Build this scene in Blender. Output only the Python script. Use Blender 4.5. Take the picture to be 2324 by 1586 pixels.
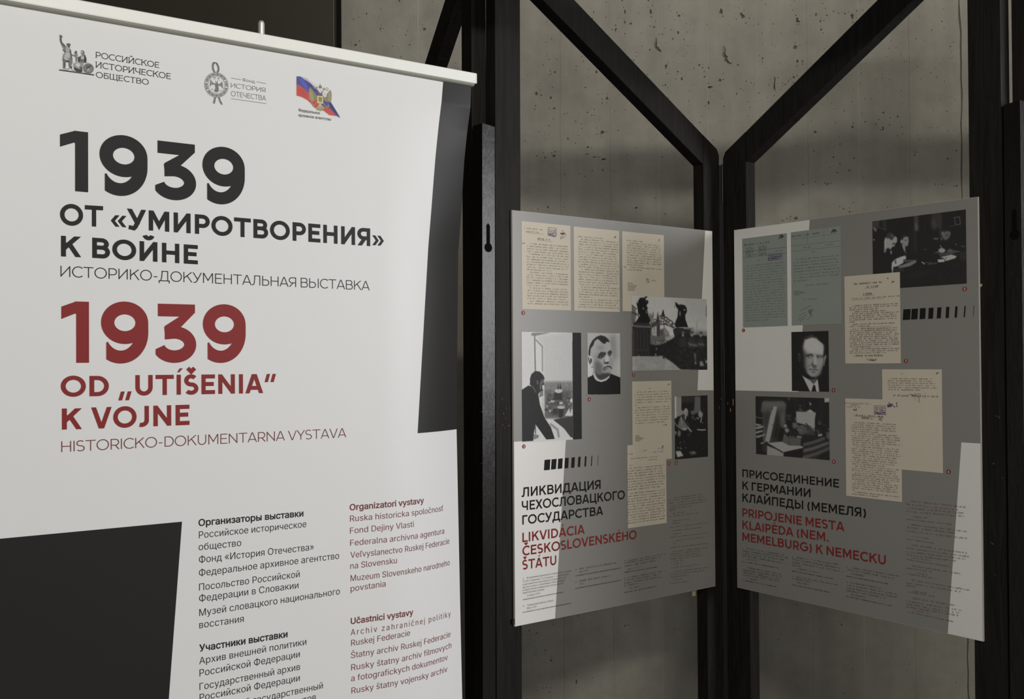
import bpy, bmesh, math, os, random
import numpy as np
from mathutils import Vector, Matrix
from mathutils.geometry import delaunay_2d_cdt

for _o in list(bpy.data.objects):
    bpy.data.objects.remove(_o)
SC = bpy.context.scene
COL = SC.collection

# ------------------------------------------------------------------ camera
IMG_W, IMG_H, FOCAL = 2324.0, 1586.0, 2323.3        # focal length in pixels
EYE = 1.5
_p, _r = 0.0121, 0.0066                              # slight upward pitch and roll
_cp, _sp, _cr, _sr = math.cos(_p), math.sin(_p), math.cos(_r), math.sin(_r)
RC = np.array([[_cr, -_sr, 0], [_sr, _cr, 0], [0, 0, 1]]) @ np.array([[1, 0, 0], [0, _cp, -_sp], [0, _sp, _cp]])

def to_world(v):                                      # (right, up, forward) -> scene axes
    return np.array([v[0], v[2], v[1]])

cam_data = bpy.data.cameras.new('camera')
cam = bpy.data.objects.new('camera', cam_data)
COL.objects.link(cam)
cam_data.sensor_width = 36.0
cam_data.lens = FOCAL / IMG_W * 36.0
cam_data.clip_start = 0.05
ax_x, ax_y, ax_f = to_world(RC[0]), to_world(RC[1]), to_world(RC[2])
cam.matrix_world = Matrix(((ax_x[0], ax_y[0], -ax_f[0], 0), (ax_x[1], ax_y[1], -ax_f[1], 0),
                           (ax_x[2], ax_y[2], -ax_f[2], EYE), (0, 0, 0, 1)))
SC.camera = cam

# ------------------------------------------------------------------ world, lamps, exposure
world = bpy.data.worlds.new('world')
SC.world = world
world.use_nodes = True
world.node_tree.nodes['Background'].inputs[0].default_value = (0.62, 0.60, 0.56, 1)
world.node_tree.nodes['Background'].inputs[1].default_value = 0.01
SC.view_settings.view_transform = 'Standard'
SC.view_settings.look = 'None'
SC.view_settings.gamma = 1.0
SC.view_settings.use_curve_mapping = False
SC.view_settings.exposure = 0.0

def area_light(name, loc, target, sx, sy, power, color):
    d = bpy.data.lights.new(name, 'AREA')
    d.shape = 'RECTANGLE'; d.size = sx; d.size_y = sy; d.energy = power; d.color = color
    o = bpy.data.objects.new(name, d); COL.objects.link(o)
    o.location = loc
    o.rotation_euler = (Vector(target) - Vector(loc)).to_track_quat('-Z', 'Y').to_euler()
    return o

area_light('window_daylight', (4.3, 1.10, 2.05), (0.0, 1.9, 1.55), 1.5, 1.3, 118, (0.985, 0.978, 1.0))
area_light('ceiling_lamp', (1.0, -1.4, 3.25), (0.3, 3.0, 1.5), 1.6, 0.12, 56, (1.0, 0.957, 0.85))
area_light('front_fill', (-0.8, -4.5, 2.0), (0.3, 3.0, 1.5), 3.5, 2.0, 56, (1.0, 0.985, 0.93))  # added soft fill behind the camera, lifts the lower wall
area_light('left_fill', (-3.2, -2.5, 1.8), (0.3, 3.0, 1.5), 2.0, 2.0, 18, (1.0, 0.975, 0.90))  # second added fill, from the left, no such lamp seen
area_light('wall_washer_lamp', (0.9, 2.75, 3.24), (0.9, 3.45, 2.2), 3.0, 0.10, 4.2, (1.0, 0.965, 0.88))

# ------------------------------------------------------------------ placing helpers
class Plane:
    """Upright flat surface: s runs along it, t runs down, o lifts off it towards the viewer."""
    def __init__(self, origin, direction, normal):
        self.o = np.array(origin, float)
        self.d = np.array([direction[0], direction[1], 0.0]); self.d /= np.linalg.norm(self.d)
        self.n = np.array([normal[0], normal[1], 0.0]); self.n /= np.linalg.norm(self.n)
    def P(self, s, t, o=0.0):
        p = self.o + self.d * s + self.n * o
        return (p[0], p[1], p[2] - t)
    def st(self, px, py):                             # where the line of sight through a pixel meets the surface
        v = RC.T @ np.array([(px - IMG_W / 2) / FOCAL, -(py - IMG_H / 2) / FOCAL, 1.0])
        r = to_world(v); c = np.array([0, 0, EYE])
        k = ((self.o - c) @ self.n) / (r @ self.n)
        q = c + r * k
        return float((q - self.o) @ self.d), float(self.o[2] - q[2])

def project(P):
    q = RC @ np.array([P[0], P[2] - EYE, P[1]])
    return IMG_W / 2 + FOCAL * q[0] / q[2], IMG_H / 2 - FOCAL * q[1] / q[2]

class Zoom:
    """Coordinates read from an enlarged crop of the survey photograph."""
    def __init__(self, x, y, k):
        self.x, self.y, self.k = x, y, k
    def __call__(self, p):
        return (self.x + p[0] * self.k, self.y + p[1] * self.k)

# ------------------------------------------------------------------ materials
def lin(c):
    c = c / 255.0
    return c / 12.92 if c <= 0.04045 else ((c + 0.055) / 1.055) ** 2.4

def make_mat(name, color, rough=0.6, spec=0.4, noise=0.0, nscale=40.0, bump=0.0, metallic=0.0, stretch=None, coat=0.0):
    m = bpy.data.materials.new(name); m.use_nodes = True
    nt = m.node_tree; b = nt.nodes['Principled BSDF']
    b.inputs['Base Color'].default_value = (*color, 1)
    b.inputs['Roughness'].default_value = rough
    b.inputs['Specular IOR Level'].default_value = spec
    b.inputs['Metallic'].default_value = metallic
    b.inputs['Coat Weight'].default_value = coat
    if noise or bump:
        tc = nt.nodes.new('ShaderNodeTexCoord'); src = tc.outputs['Object']
        if stretch:
            mp = nt.nodes.new('ShaderNodeMapping'); mp.inputs['Scale'].default_value = stretch
            nt.links.new(src, mp.inputs[0]); src = mp.outputs[0]
        nz = nt.nodes.new('ShaderNodeTexNoise'); nz.inputs['Scale'].default_value = nscale
        nz.inputs['Detail'].default_value = 5.0; nz.inputs['Roughness'].default_value = 0.6
        nt.links.new(src, nz.inputs['Vector'])
        if noise:
            mx = nt.nodes.new('ShaderNodeMix'); mx.data_type = 'RGBA'
            mx.inputs[6].default_value = (*[c * (1 - noise) for c in color], 1)
            mx.inputs[7].default_value = (*[min(1, c * (1 + noise)) for c in color], 1)
            nt.links.new(nz.outputs['Fac'], mx.inputs[0]); nt.links.new(mx.outputs[2], b.inputs['Base Color'])
        if bump:
            bp = nt.nodes.new('ShaderNodeBump'); bp.inputs['Strength'].default_value = bump
            bp.inputs['Distance'].default_value = 0.002
            nt.links.new(nz.outputs['Fac'], bp.inputs['Height']); nt.links.new(bp.outputs[0], b.inputs['Normal'])
    return m

def print_mat(name, attr, rough=0.5, spec=0.3):
    m = bpy.data.materials.new(name); m.use_nodes = True
    nt = m.node_tree; b = nt.nodes['Principled BSDF']
    a = nt.nodes.new('ShaderNodeAttribute'); a.attribute_name = attr
    nt.links.new(a.outputs['Color'], b.inputs['Base Color'])
    b.inputs['Roughness'].default_value = rough; b.inputs['Specular IOR Level'].default_value = spec
    return m

def concrete_mat(name, c0, c1):
    m = bpy.data.materials.new(name); m.use_nodes = True
    nt = m.node_tree; L = nt.links; b = nt.nodes['Principled BSDF']
    b.inputs['Roughness'].default_value = 0.85; b.inputs['Specular IOR Level'].default_value = 0.2
    tc = nt.nodes.new('ShaderNodeTexCoord')
    def nz(scale, detail, mapping=None):
        n = nt.nodes.new('ShaderNodeTexNoise'); n.inputs['Scale'].default_value = scale; n.inputs['Detail'].default_value = detail
        if mapping:
            mp = nt.nodes.new('ShaderNodeMapping'); mp.inputs['Scale'].default_value = mapping
            L.new(tc.outputs['Object'], mp.inputs[0]); L.new(mp.outputs[0], n.inputs['Vector'])
        else:
            L.new(tc.outputs['Object'], n.inputs['Vector'])
        return n
    big, mid, streak, fine = nz(2.2, 4), nz(18, 6), nz(5, 4, (3.0, 3.0, 0.35)), nz(240, 3)
    def math2(op, a, bb):
        n = nt.nodes.new('ShaderNodeMath'); n.operation = op
        for i, v in enumerate((a, bb)):
            if isinstance(v, float): n.inputs[i].default_value = v
            else: L.new(v, n.inputs[i])
        return n.outputs[0]
    f = math2('ADD', math2('MULTIPLY', big.outputs['Fac'], 0.45), math2('MULTIPLY', mid.outputs['Fac'], 0.25))
    f = math2('ADD', f, math2('MULTIPLY', streak.outputs['Fac'], 0.30))
    rp = nt.nodes.new('ShaderNodeValToRGB')
    rp.color_ramp.elements[0].position = 0.36; rp.color_ramp.elements[0].color = (*c0, 1)
    rp.color_ramp.elements[1].position = 0.64; rp.color_ramp.elements[1].color = (*c1, 1)
    L.new(f, rp.inputs[0]); L.new(rp.outputs[0], b.inputs['Base Color'])
    h = math2('ADD', math2('MULTIPLY', mid.outputs['Fac'], 1.0), math2('MULTIPLY', fine.outputs['Fac'], 0.25))
    bp = nt.nodes.new('ShaderNodeBump'); bp.inputs['Strength'].default_value = 0.75; bp.inputs['Distance'].default_value = 0.005
    L.new(h, bp.inputs['Height']); L.new(bp.outputs[0], b.inputs['Normal'])
    return m

def wood_mat(name, color, rough, grain, bump, coat=0.0):
    m = bpy.data.materials.new(name); m.use_nodes = True
    nt = m.node_tree; L = nt.links; b = nt.nodes['Principled BSDF']
    b.inputs['Roughness'].default_value = rough; b.inputs['Specular IOR Level'].default_value = 0.12
    b.inputs['Coat Weight'].default_value = coat; b.inputs['Coat Roughness'].default_value = 0.2
    tc = nt.nodes.new('ShaderNodeTexCoord')
    mp = nt.nodes.new('ShaderNodeMapping'); mp.inputs['Scale'].default_value = (14, 14, 1.1)
    L.new(tc.outputs['Object'], mp.inputs[0])
    n = nt.nodes.new('ShaderNodeTexNoise'); n.inputs['Scale'].default_value = 3.0; n.inputs['Detail'].default_value = 6
    n.inputs['Distortion'].default_value = 2.2
    L.new(mp.outputs[0], n.inputs['Vector'])
    mx = nt.nodes.new('ShaderNodeMix'); mx.data_type = 'RGBA'
    mx.inputs[6].default_value = (*[c * (1 - grain) for c in color], 1)
    mx.inputs[7].default_value = (*[c * (1 + grain) for c in color], 1)
    L.new(n.outputs['Fac'], mx.inputs[0]); L.new(mx.outputs[2], b.inputs['Base Color'])
    bp = nt.nodes.new('ShaderNodeBump'); bp.inputs['Strength'].default_value = bump; bp.inputs['Distance'].default_value = 0.003
    L.new(n.outputs['Fac'], bp.inputs['Height']); L.new(bp.outputs[0], b.inputs['Normal'])
    return m

M = {
    'concrete': concrete_mat('concrete', (0.300, 0.286, 0.250), (0.420, 0.402, 0.356)),
    'pit': make_mat('concrete_pore_shade', (0.17, 0.16, 0.138), 0.95, 0.1, 0.3, 60),  # pore floors coloured darker to paint in their shade
    'fin': make_mat('concrete_fin_lit', (0.52, 0.50, 0.44), 0.9, 0.1, 0.15, 60),  # paler than the wall, paints in the light the fins catch
    'floor': make_mat('floor_stone', (0.10, 0.095, 0.09), 0.5, 0.4, 0.2, 8),
    'ceiling': make_mat('ceiling_paint', (0.06, 0.058, 0.055), 0.9, 0.2, 0.1, 6),
    'door': make_mat('brown_steel', (0.055, 0.047, 0.036), 0.42, 0.5, 0.18, 5),
    'gap': make_mat('gap_shade', (0.010, 0.010, 0.009), 0.9, 0.1, 0.1, 20),
    'wood': wood_mat('dark_stained_wood', (0.0150, 0.0136, 0.0120), 0.55, 0.80, 0.5),
    'gloss': make_mat('glossy_dark_paint', (0.010, 0.0085, 0.0075), 0.30, 0.28, 0.3, 55, bump=0.6, stretch=(1.0, 1.0, 0.30)),
    'worn': make_mat('worn_bare_wood', (0.30, 0.19, 0.10), 0.7, 0.3, 0.35, 90),
    'speck': make_mat('pale_paint_chip', (0.15, 0.145, 0.135), 0.5, 0.4, 0.3, 80),
    'steel': make_mat('hinge_steel', (0.03, 0.03, 0.03), 0.4, 0.5, 0.1, 30, metallic=0.6),
    'hole': make_mat('keyhole_black', (0.003, 0.003, 0.003), 0.9, 0.1, 0.1, 30),
    'alu': make_mat('pale_aluminium', (0.86, 0.87, 0.83), 0.40, 0.5, 0.03, 60),
    'alu_dark': make_mat('rail_groove', (0.30, 0.30, 0.25), 0.5, 0.4, 0.05, 60),
    'chrome': make_mat('satin_chrome', (0.80, 0.80, 0.78), 0.22, 0.6, 0.02, 30, metallic=0.55),
    'sheet': make_mat('banner_white_print', (0.735, 0.738, 0.742), 0.48, 0.35, 0.012, 25),
    'banner_black': make_mat('banner_black_print', (0.021, 0.0205, 0.020), 0.45, 0.22, 0.04, 25),
    'banner_red': make_mat('banner_red_print', (0.235, 0.026, 0.026), 0.45, 0.30, 0.03, 25),
    'banner_red_thin': make_mat('banner_dark_red_print', (0.165, 0.036, 0.038), 0.5, 0.35, 0.03, 25),
    'banner_grey': make_mat('banner_grey_print', (0.14, 0.135, 0.13), 0.5, 0.35, 0.03, 25),
    'board_edge': make_mat('board_edge_foam', (0.62, 0.60, 0.54), 0.7, 0.2, 0.05, 60),
    'board_grey': make_mat('board_grey_print', (0.268, 0.262, 0.248), 0.42, 0.5, 0.015, 40),
    'board_white': make_mat('board_white_print', (0.82, 0.81, 0.79), 0.42, 0.5, 0.012, 40),
    'black_print': make_mat('black_print', (0.016, 0.016, 0.015), 0.6, 0.12, 0.03, 40),
    'red_print': make_mat('red_print', (0.24, 0.030, 0.030), 0.6, 0.12, 0.03, 40),
    'caption': make_mat('caption_print', (0.115, 0.113, 0.108), 0.55, 0.3, 0.03, 40),
    'caption_bold': make_mat('caption_bold_print', (0.05, 0.05, 0.048), 0.55, 0.3, 0.03, 40),
    'caption_red': make_mat('caption_red_print', (0.215, 0.125, 0.12), 0.55, 0.3, 0.03, 40),
    'badge': make_mat('badge_red_print', (0.27, 0.030, 0.028), 0.55, 0.3, 0.03, 40),
    'cream': make_mat('cream_paper_print', (0.66, 0.60, 0.50), 0.6, 0.3, 0.05, 14),
    'blue': make_mat('blue_paper_print', (0.30, 0.34, 0.315), 0.6, 0.3, 0.06, 14),
    'ink': make_mat('typewriter_ink', (0.21, 0.175, 0.14), 0.6, 0.3, 0.2, 200),
    'ink_blue': make_mat('faded_ink', (0.135, 0.16, 0.148), 0.6, 0.3, 0.2, 200),
    'stamp': make_mat('violet_stamp_ink', (0.155, 0.115, 0.23), 0.6, 0.3, 0.2, 200),
    'tape': make_mat('yellowed_tape', (0.42, 0.37, 0.20), 0.5, 0.4, 0.1, 60),
    'picture': print_mat('photograph_print', 'print', 0.5, 0.25),
    'emblem': print_mat('emblem_print', 'print', 0.48, 0.35),
}

# ------------------------------------------------------------------ mesh helpers
def tag(o, label=None, cat=None, group=None, kind=None):
    if label: o['label'] = label
    if cat: o['category'] = cat
    if group: o['group'] = group
    if kind: o['kind'] = kind
    return o

def empty(name, loc, parent=None):
    o = bpy.data.objects.new(name, None); COL.objects.link(o)
    o.empty_display_size = 0.1
    if parent is not None:
        o.parent = parent
        o.location = Vector(loc) - root_loc(parent)
    else:
        o.location = loc
    return o

def root_loc(o):
    v = Vector((0, 0, 0))
    while o is not None:
        v += o.location; o = o.parent
    return v

class MB:
    def __init__(self):
        self.v, self.f, self.m = [], [], []
    def poly(self, pts, mi=0):
        k = len(self.v); self.v.extend([tuple(p) for p in pts]); self.f.append(tuple(range(k, k + len(pts)))); self.m.append(mi)
    def add(self, verts, faces, mi=0):
        k = len(self.v); self.v.extend([tuple(p) for p in verts])
        for f in faces:
            self.f.append(tuple(i + k for i in f)); self.m.append(mi)
    def prism(self, front, back, mi=0):
        n = len(front); k = len(self.v)
        self.v.extend([tuple(p) for p in front]); self.v.extend([tuple(p) for p in back])
        self.f.append(tuple(range(k, k + n))); self.m.append(mi)
        self.f.append(tuple(range(k + 2 * n - 1, k + n - 1, -1))); self.m.append(mi)
        for i in range(n):
            j = (i + 1) % n
            self.f.append((k + i, k + n + i, k + n + j, k + j)); self.m.append(mi)
    def cyl(self, p0, p1, r0, r1=None, seg=20, mi=0):
        r1 = r0 if r1 is None else r1
        a, b = Vector(p0), Vector(p1); z = (b - a).normalized()
        x = z.orthogonal().normalized(); y = z.cross(x)
        A = [a + (x * math.cos(i * math.tau / seg) + y * math.sin(i * math.tau / seg)) * r0 for i in range(seg)]
        B = [b + (x * math.cos(i * math.tau / seg) + y * math.sin(i * math.tau / seg)) * r1 for i in range(seg)]
        self.prism(A, B, mi)
    def build(self, name, mats, parent=None, label=None, bevel=0.0, smooth=False, fix=True):
        me = bpy.data.meshes.new(name)
        off = root_loc(parent) if parent is not None else Vector((0, 0, 0))
        me.from_pydata([(p[0] - off[0], p[1] - off[1], p[2] - off[2]) for p in self.v], [], self.f)
        for mm in (mats if isinstance(mats, (list, tuple)) else [mats]):
            me.materials.append(M[mm])
        me.polygons.foreach_set('material_index', self.m)
        if smooth:
            me.polygons.foreach_set('use_smooth', [True] * len(self.f))
        if fix:
            bm = bmesh.new(); bm.from_mesh(me)
            bmesh.ops.recalc_face_normals(bm, faces=bm.faces)
            bm.to_mesh(me); bm.free()
        me.update()
        o = bpy.data.objects.new(name, me); COL.objects.link(o)
        if parent is not None: o.parent = parent
        if label: o['label'] = label
        if bevel:
            bv = o.modifiers.new('bevel', 'BEVEL'); bv.width = bevel; bv.segments = 2; bv.limit_method = 'ANGLE'
        return o
# ------------------------------------------------------------------ lettering: drawn capitals
def clip_poly(pts, lo, hi):
    for sgn, lim in ((1, lo), (-1, -hi)):
        out = []
        for i in range(len(pts)):
            a, b = pts[i], pts[(i + 1) % len(pts)]
            da, db = sgn * a[1] - lim, sgn * b[1] - lim
            if da >= 0: out.append(a)
            if (da > 0 > db) or (da < 0 < db):
                k = da / (da - db); out.append((a[0] + (b[0] - a[0]) * k, a[1] + (b[1] - a[1]) * k))
        pts = out
        if len(pts) < 3: return []
    return pts

def seg_quad(a, b, w, ext=0.0):
    dx, dy = b[0] - a[0], b[1] - a[1]; l = math.hypot(dx, dy) or 1e-9
    ux, uy = dx / l, dy / l; nx, ny = -uy * w / 2, ux * w / 2
    a = (a[0] - ux * ext, a[1] - uy * ext); b = (b[0] + ux * ext, b[1] + uy * ext)
    return [(a[0] + nx, a[1] + ny), (a[0] - nx, a[1] - ny), (b[0] - nx, b[1] - ny), (b[0] + nx, b[1] + ny)]

def path_quads(pts, w):
    """Polyline of constant width with mitred joins, as quads."""
    n = len(pts); L, R = [], []
    loop = n > 3 and math.hypot(pts[0][0] - pts[-1][0], pts[0][1] - pts[-1][1]) < 1e-6
    for i in range(n):
        a, b, c = pts[max(i - 1, 0)], pts[i], pts[min(i + 1, n - 1)]
        if loop and i in (0, n - 1): a, c = pts[-2], pts[1]
        d1 = np.array(b) - np.array(a); d2 = np.array(c) - np.array(b)
        if i == 0 and not loop: d1 = d2
        if i == n - 1 and not loop: d2 = d1
        d1 = d1 / (np.linalg.norm(d1) + 1e-12); d2 = d2 / (np.linalg.norm(d2) + 1e-12)
        t = d1 + d2; t = t / (np.linalg.norm(t) + 1e-12)
        nn = np.array([-t[1], t[0]]); k = 1.0 / max(0.35, abs(nn @ np.array([-d1[1], d1[0]])))
        L.append(tuple(np.array(b) + nn * w / 2 * k)); R.append(tuple(np.array(b) - nn * w / 2 * k))
    return [[L[i], R[i], R[i + 1], L[i + 1]] for i in range(n - 1)]

def arc_pts(cx, cy, rx, ry, a0, a1, n=None):
    n = n or max(4, int(abs(a1 - a0) / 9))
    return [(cx + rx * math.cos(math.radians(a0 + (a1 - a0) * i / n)), cy + ry * math.sin(math.radians(a0 + (a1 - a0) * i / n))) for i in range(n + 1)]

def glyph(ch, w):
    """Capital letter of height 1 and stroke weight w: (width, left bearing, right bearing, polygons)."""
    h = w / 2; q = []
    S, Rd, D = 0.105, 0.05, 0.012
    def V(x, y0=0.0, y1=1.0): q.append([(x - h, y0), (x + h, y0), (x + h, y1), (x - h, y1)])
    def Hb(y, x0, x1): q.append([(x0, y - h), (x1, y - h), (x1, y + h), (x0, y + h)])
    def L(a, b, lo=0.0, hi=1.0, wmax=0.0):
        p = clip_poly(seg_quad(a, b, w, 0.35), lo, hi)
        if p and wmax: p = [(x, y) for y, x in clip_poly([(y, x) for x, y in p], 0.0, wmax)]
        if p: q.append(p)
    def path(pts, xlo=None):
        for p in path_quads(pts, w):
            if xlo is not None: p = [(x, y) for y, x in clip_poly([(y, x) for x, y in p], xlo, 9.0)]
            if p: q.append(p)
    def bowl(x0, W, lo, hi):                           # right-hand bowl between centre lines lo and hi
        ry = (hi - lo) / 2; rx = min(ry * 1.05, W - h - x0)
        path([(x0, lo)] + arc_pts(W - h - rx, (lo + hi) / 2, rx, ry, -90, 90) + [(x0, hi)])
    def caron(x): path([(x - 0.17, 1.33), (x, 1.15), (x + 0.17, 1.33)])
    def acute(x): q.append([(x - 0.08, 1.12), (x + 0.03, 1.12), (x + 0.20, 1.32), (x + 0.05, 1.32)])
    base = {'Á': 'A', 'Č': 'C', 'Š': 'S', 'É': 'E', 'Í': 'I', 'Ė': 'E', 'Й': 'И'}
    c = base.get(ch, ch)
    c = {'О': 'O', 'С': 'C', 'Т': 'T', 'Р': 'P', 'В': 'B', 'Е': 'E', 'Н': 'H', 'К': 'K', 'А': 'A', 'М': 'M', 'Х': 'X'}.get(c, c)
    l = r = S
    if c == 'O':
        W = 1.06; l = r = Rd; path(arc_pts(W / 2, .5, W / 2 - h, .515 - h, 0, 360, 48))
    elif c == 'C':
        W = 0.90; l, r = Rd, 0.02; path(arc_pts(.53, .5, .53 - h, .515 - h, 46, 314, 36))
    elif c == 'T':
        W = 0.86; l = r = 0.03; Hb(1 - h, 0, W); V(W / 2, 0, 1 - h)
    elif c == 'У':
        W = 0.88; l = r = D
        L((W - .56 * w, 1.0), (.42, .20), .13, 1); L((.56 * w, 1.0), (.46, .34), .28, 1)
        path([(.455, .28), (.385, .13), (.31, .05), (.22, h - .03), (.08, h - .01)])
    elif c == 'M':
        W = 0.96; V(h); V(W - h)
        for p in path_quads([(h * .95, 1.15), (h * .95 + .02, .985), (W / 2, .27), (W - h * .95 - .02, .985), (W - h * .95, 1.15)], w * .98):
            p = clip_poly(p, 0, 1)
            if p: q.append(p)
    elif c == 'И':
        W = 0.81; V(h); V(W - h); L((h, .06), (W - h, .94), 0, 1, W)
    elif c == 'P':
        W = 0.73; r = 0.03; V(h); bowl(h, W, .36 + h * .6, 1 - h)
    elif c == 'B':
        W = 0.77; r = 0.05; V(h); bowl(h, W - .05, .53, 1 - h); bowl(h, W, h, .53)
    elif c == 'E':
        W = 0.67; r = 0.06; V(h); Hb(1 - h, h, W); Hb(.515, h, W - .06); Hb(h, h, W)
    elif c == 'H':
        W = 0.81; V(h); V(W - h); Hb(.515, h, W - h)
    elif c == 'Я':
        W = 0.76; l = 0.03; V(W - h)
        ry = (1 - h - .43) / 2; rx = ry * 1.1
        path([(W - h, .43)] + [(p[0], p[1]) for p in arc_pts(h + rx, .43 + ry, rx, ry, 270, 90)] + [(W - h, 1 - h)])
        L((.44, .42), (.56 * w + .02, 0.0), 0, .44)
    elif c == 'K':
        W = 0.84; r = D; V(h); L((W - .60 * w - .03, 1.0), (h + .02, .40), .30, 1, W); L((.36, .60), (W - .62 * w, 0), 0, .68, W)
    elif c == 'Д':
        W = 1.0; l = r = 0.03; Hb(w * .5, 0, W); V(h * .95, -.2, w * .6); V(W - h * .95, -.2, w * .6)
        Hb(1 - h, .26, W - .14); V(W - .14 - h, h, 1); path([(.17, h * .6), (.255, .34), (.30, .75), (.31, 1 - h * .6)])
    elif c == 'Л':
        W = 0.86; l = 0.02; V(W - h); Hb(1 - h, .24, W); path([(.30, 1 - h * .6), (.285, .55), (.25, .22), (.19, .09), (.10, h), (0.0, h * .9)])
    elif c == 'Ь':
        W = 0.72; r = 0.05; V(h); bowl(h, W, h, .60)
    elif c == 'Ы':
        W = 1.02; V(h); bowl(h, .72, h, .60); V(W - h)
    elif c == 'A':
        W = 0.94; l = r = D; L((.56 * w, 0), (W / 2 - .02, 1)); L((W - .56 * w, 0), (W / 2 + .02, 1)); Hb(.28, .17, W - .17)
    elif c == 'Г':
        W = 0.62; r = 0.02; V(h); Hb(1 - h, h, W)
    elif c == 'П':
        W = 0.79; V(h); V(W - h); Hb(1 - h, h, W - h)
    elif c == 'Ц':
        W = 0.91; r = 0.02; V(h); V(.80 - h); Hb(h, h, W); V(W - h * .95, -.2, h)
    elif c == 'Щ':
        W = 1.22; r = 0.02; V(h); V(.56); V(1.12 - h); Hb(h, h, W); V(W - h * .95, -.2, h)
    elif c == 'Ч':
        W = 0.76; l = 0.08; V(W - h); path([(h, 1.0), (h, .68)] + arc_pts(.30, .66, .30 - h, .66 - .37, 180, 270)[1:] + [(W - h, .37)])
    elif c == 'Б':
        W = 0.72; r = 0.05; V(h); bowl(h, W, h, .58); Hb(1 - h, h, W - .06)
    elif c == 'D':
        W = 0.84; r = Rd; V(h); path([(h, h)] + arc_pts(W - .5, .5, .5 - h, .5 - h, -90, 90) + [(h, 1 - h)])
    elif c == 'U':
        W = 0.80; path([(h, 1), (h, .40)] + arc_pts(W / 2, .40, W / 2 - h, .41 - h, 180, 360)[1:] + [(W - h, 1)])
    elif c == 'I':
        W = w; V(h)
    elif c == 'S':
        W = 0.70; l = r = 0.045; m = .505
        up = (1.015 - h - m) / 2; lo = (m - h + .015) / 2
        a = arc_pts(.345, m + up, .335 - h, up, 38, 270); b = arc_pts(.345, m - lo, .355 - h, lo, 90, -142)
        path(a[:-1] + [(.345 - .02, m + .004), (.345 + .02, m - .004)] + b[1:])
    elif c == 'N':
        W = 0.84; V(h); V(W - h); L((h, .94), (W - h, .06), 0, 1, W)
    elif c == 'V':
        W = 0.92; l = r = D; L((.56 * w, 1), (W / 2 - .01, 0)); L((W - .56 * w, 1), (W / 2 + .01, 0))
    elif c == 'J':
        W = 0.52; l = 0.0; path([(W - h, 1), (W - h, .31)] + arc_pts(W - .34, .31, .34 - h, .32 - h, 0, -112)[1:])
    elif c == 'R':
        W = 0.77; r = 0.02; V(h); bowl(h, W - .04, .40, 1 - h); L((.36, .44), (W - .60 * w, 0), 0, .42)
    elif c == 'Y':
        W = 0.86; l = r = D; V(W / 2, 0, .46); L((.56 * w, 1), (W / 2, .42), .38, 1); L((W - .56 * w, 1), (W / 2, .42), .38, 1)
    elif c == 'L':
        W = 0.62; r = 0.02; V(h); Hb(h, h, W)
    elif c == 'X':
        W = 0.86; l = r = D; L((.58 * w, 0), (W - .58 * w, 1)); L((.58 * w, 1), (W - .58 * w, 0))
    elif c == 'G':
        W = 1.0; l, r = Rd, 0.06; path(arc_pts(.53, .5, .53 - h, .515 - h, 46, 345, 40) + [(W - h * 1.1, .50)]); Hb(.50, .56, W)
    elif c == '1':
        W = 0.46; l, r = 0.02, 0.09
        q.append([(W - w, 0), (W, 0), (W, 1), (W - w, 1)])
        q.append([(0, .91), (0, .71), (W - w, .79 + .02), (W - w, 1)]); q.append([(W - w - .02, 1), (W - w - .02, .8), (W, .8), (W, 1)])
    elif c == '9':
        W = 0.78; l = r = 0.05
        path(arc_pts(.39, .665, .39 - h, .355 - h, 0, 360, 44))
        path([(.78 - h, .665)] + arc_pts(.32, .5, .46 - h, .515 - h, 0, -150, 34), .085)
    elif c == '3':
        W = 0.72; l = r = 0.05
        q.append([(.04, 1), (.70, 1), (.70, .86), (.44, .60), (.30, .60 - w * .6), (.16, .605 - w), (.16, .62), (.42, 1 - w), (.04, 1 - w)])
        path([(.16, .605 - h)] + arc_pts(.33, .305, .39 - h, .315 - h, 96, -165, 38), .0)
    elif c == '«':
        W = 0.66; l = r = 0.06
        for k in (0, .31):
            q.append(clip_poly(seg_quad((k + .31, .63), (k + .10, .35), w * .72, .35), .35, .63)); q.append(clip_poly(seg_quad((k + .10, .35), (k + .31, .07), w * .72, .35), .07, .35))
    elif c == '»':
        W = 0.66; l = r = 0.06
        for k in (0, .31):
            q.append(clip_poly(seg_quad((k + .05, .63), (k + .26, .35), w * .72, .35), .35, .63)); q.append(clip_poly(seg_quad((k + .26, .35), (k + .05, .07), w * .72, .35), .07, .35))
    elif c in '„“':
        W = 0.62; l, r = 0.06, 0.05; y = -.22 if c == '„' else .57
        for k in (0, .31): q.append([(k, y), (k + w * .85, y), (k + w * .85 + .12, y + .43), (k + .12, y + .43)])
    elif c == '-':
        W = 0.34; Hb(.40, 0, W)
    elif c == '(':
        W = 0.30; path(arc_pts(.72, .42, .72 - h, .75, 140, 220))
    elif c == ')':
        W = 0.30; path(arc_pts(-.42, .42, .72 - h, .75, 40, -40))
    elif c == '.':
        W = w * 1.2; q.append(arc_pts(W / 2, W / 2, W / 2, W / 2, 0, 340, 12))
    elif c == ' ':
        W = 0.30; l = r = 0.0
    else:
        W = 0.6; V(h)
    if ch in 'ČŠ': caron(W / 2)
    elif ch in 'ÁÉÍ': acute(W / 2)
    elif ch == 'Ė': q.append(arc_pts(W / 2, 1.2, h * 1.1, h * 1.1, 0, 340, 12))
    elif ch == 'Й': path(arc_pts(W / 2, 1.34, .17, .17, 190, 350, 12))
    return W, l, r, q

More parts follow.
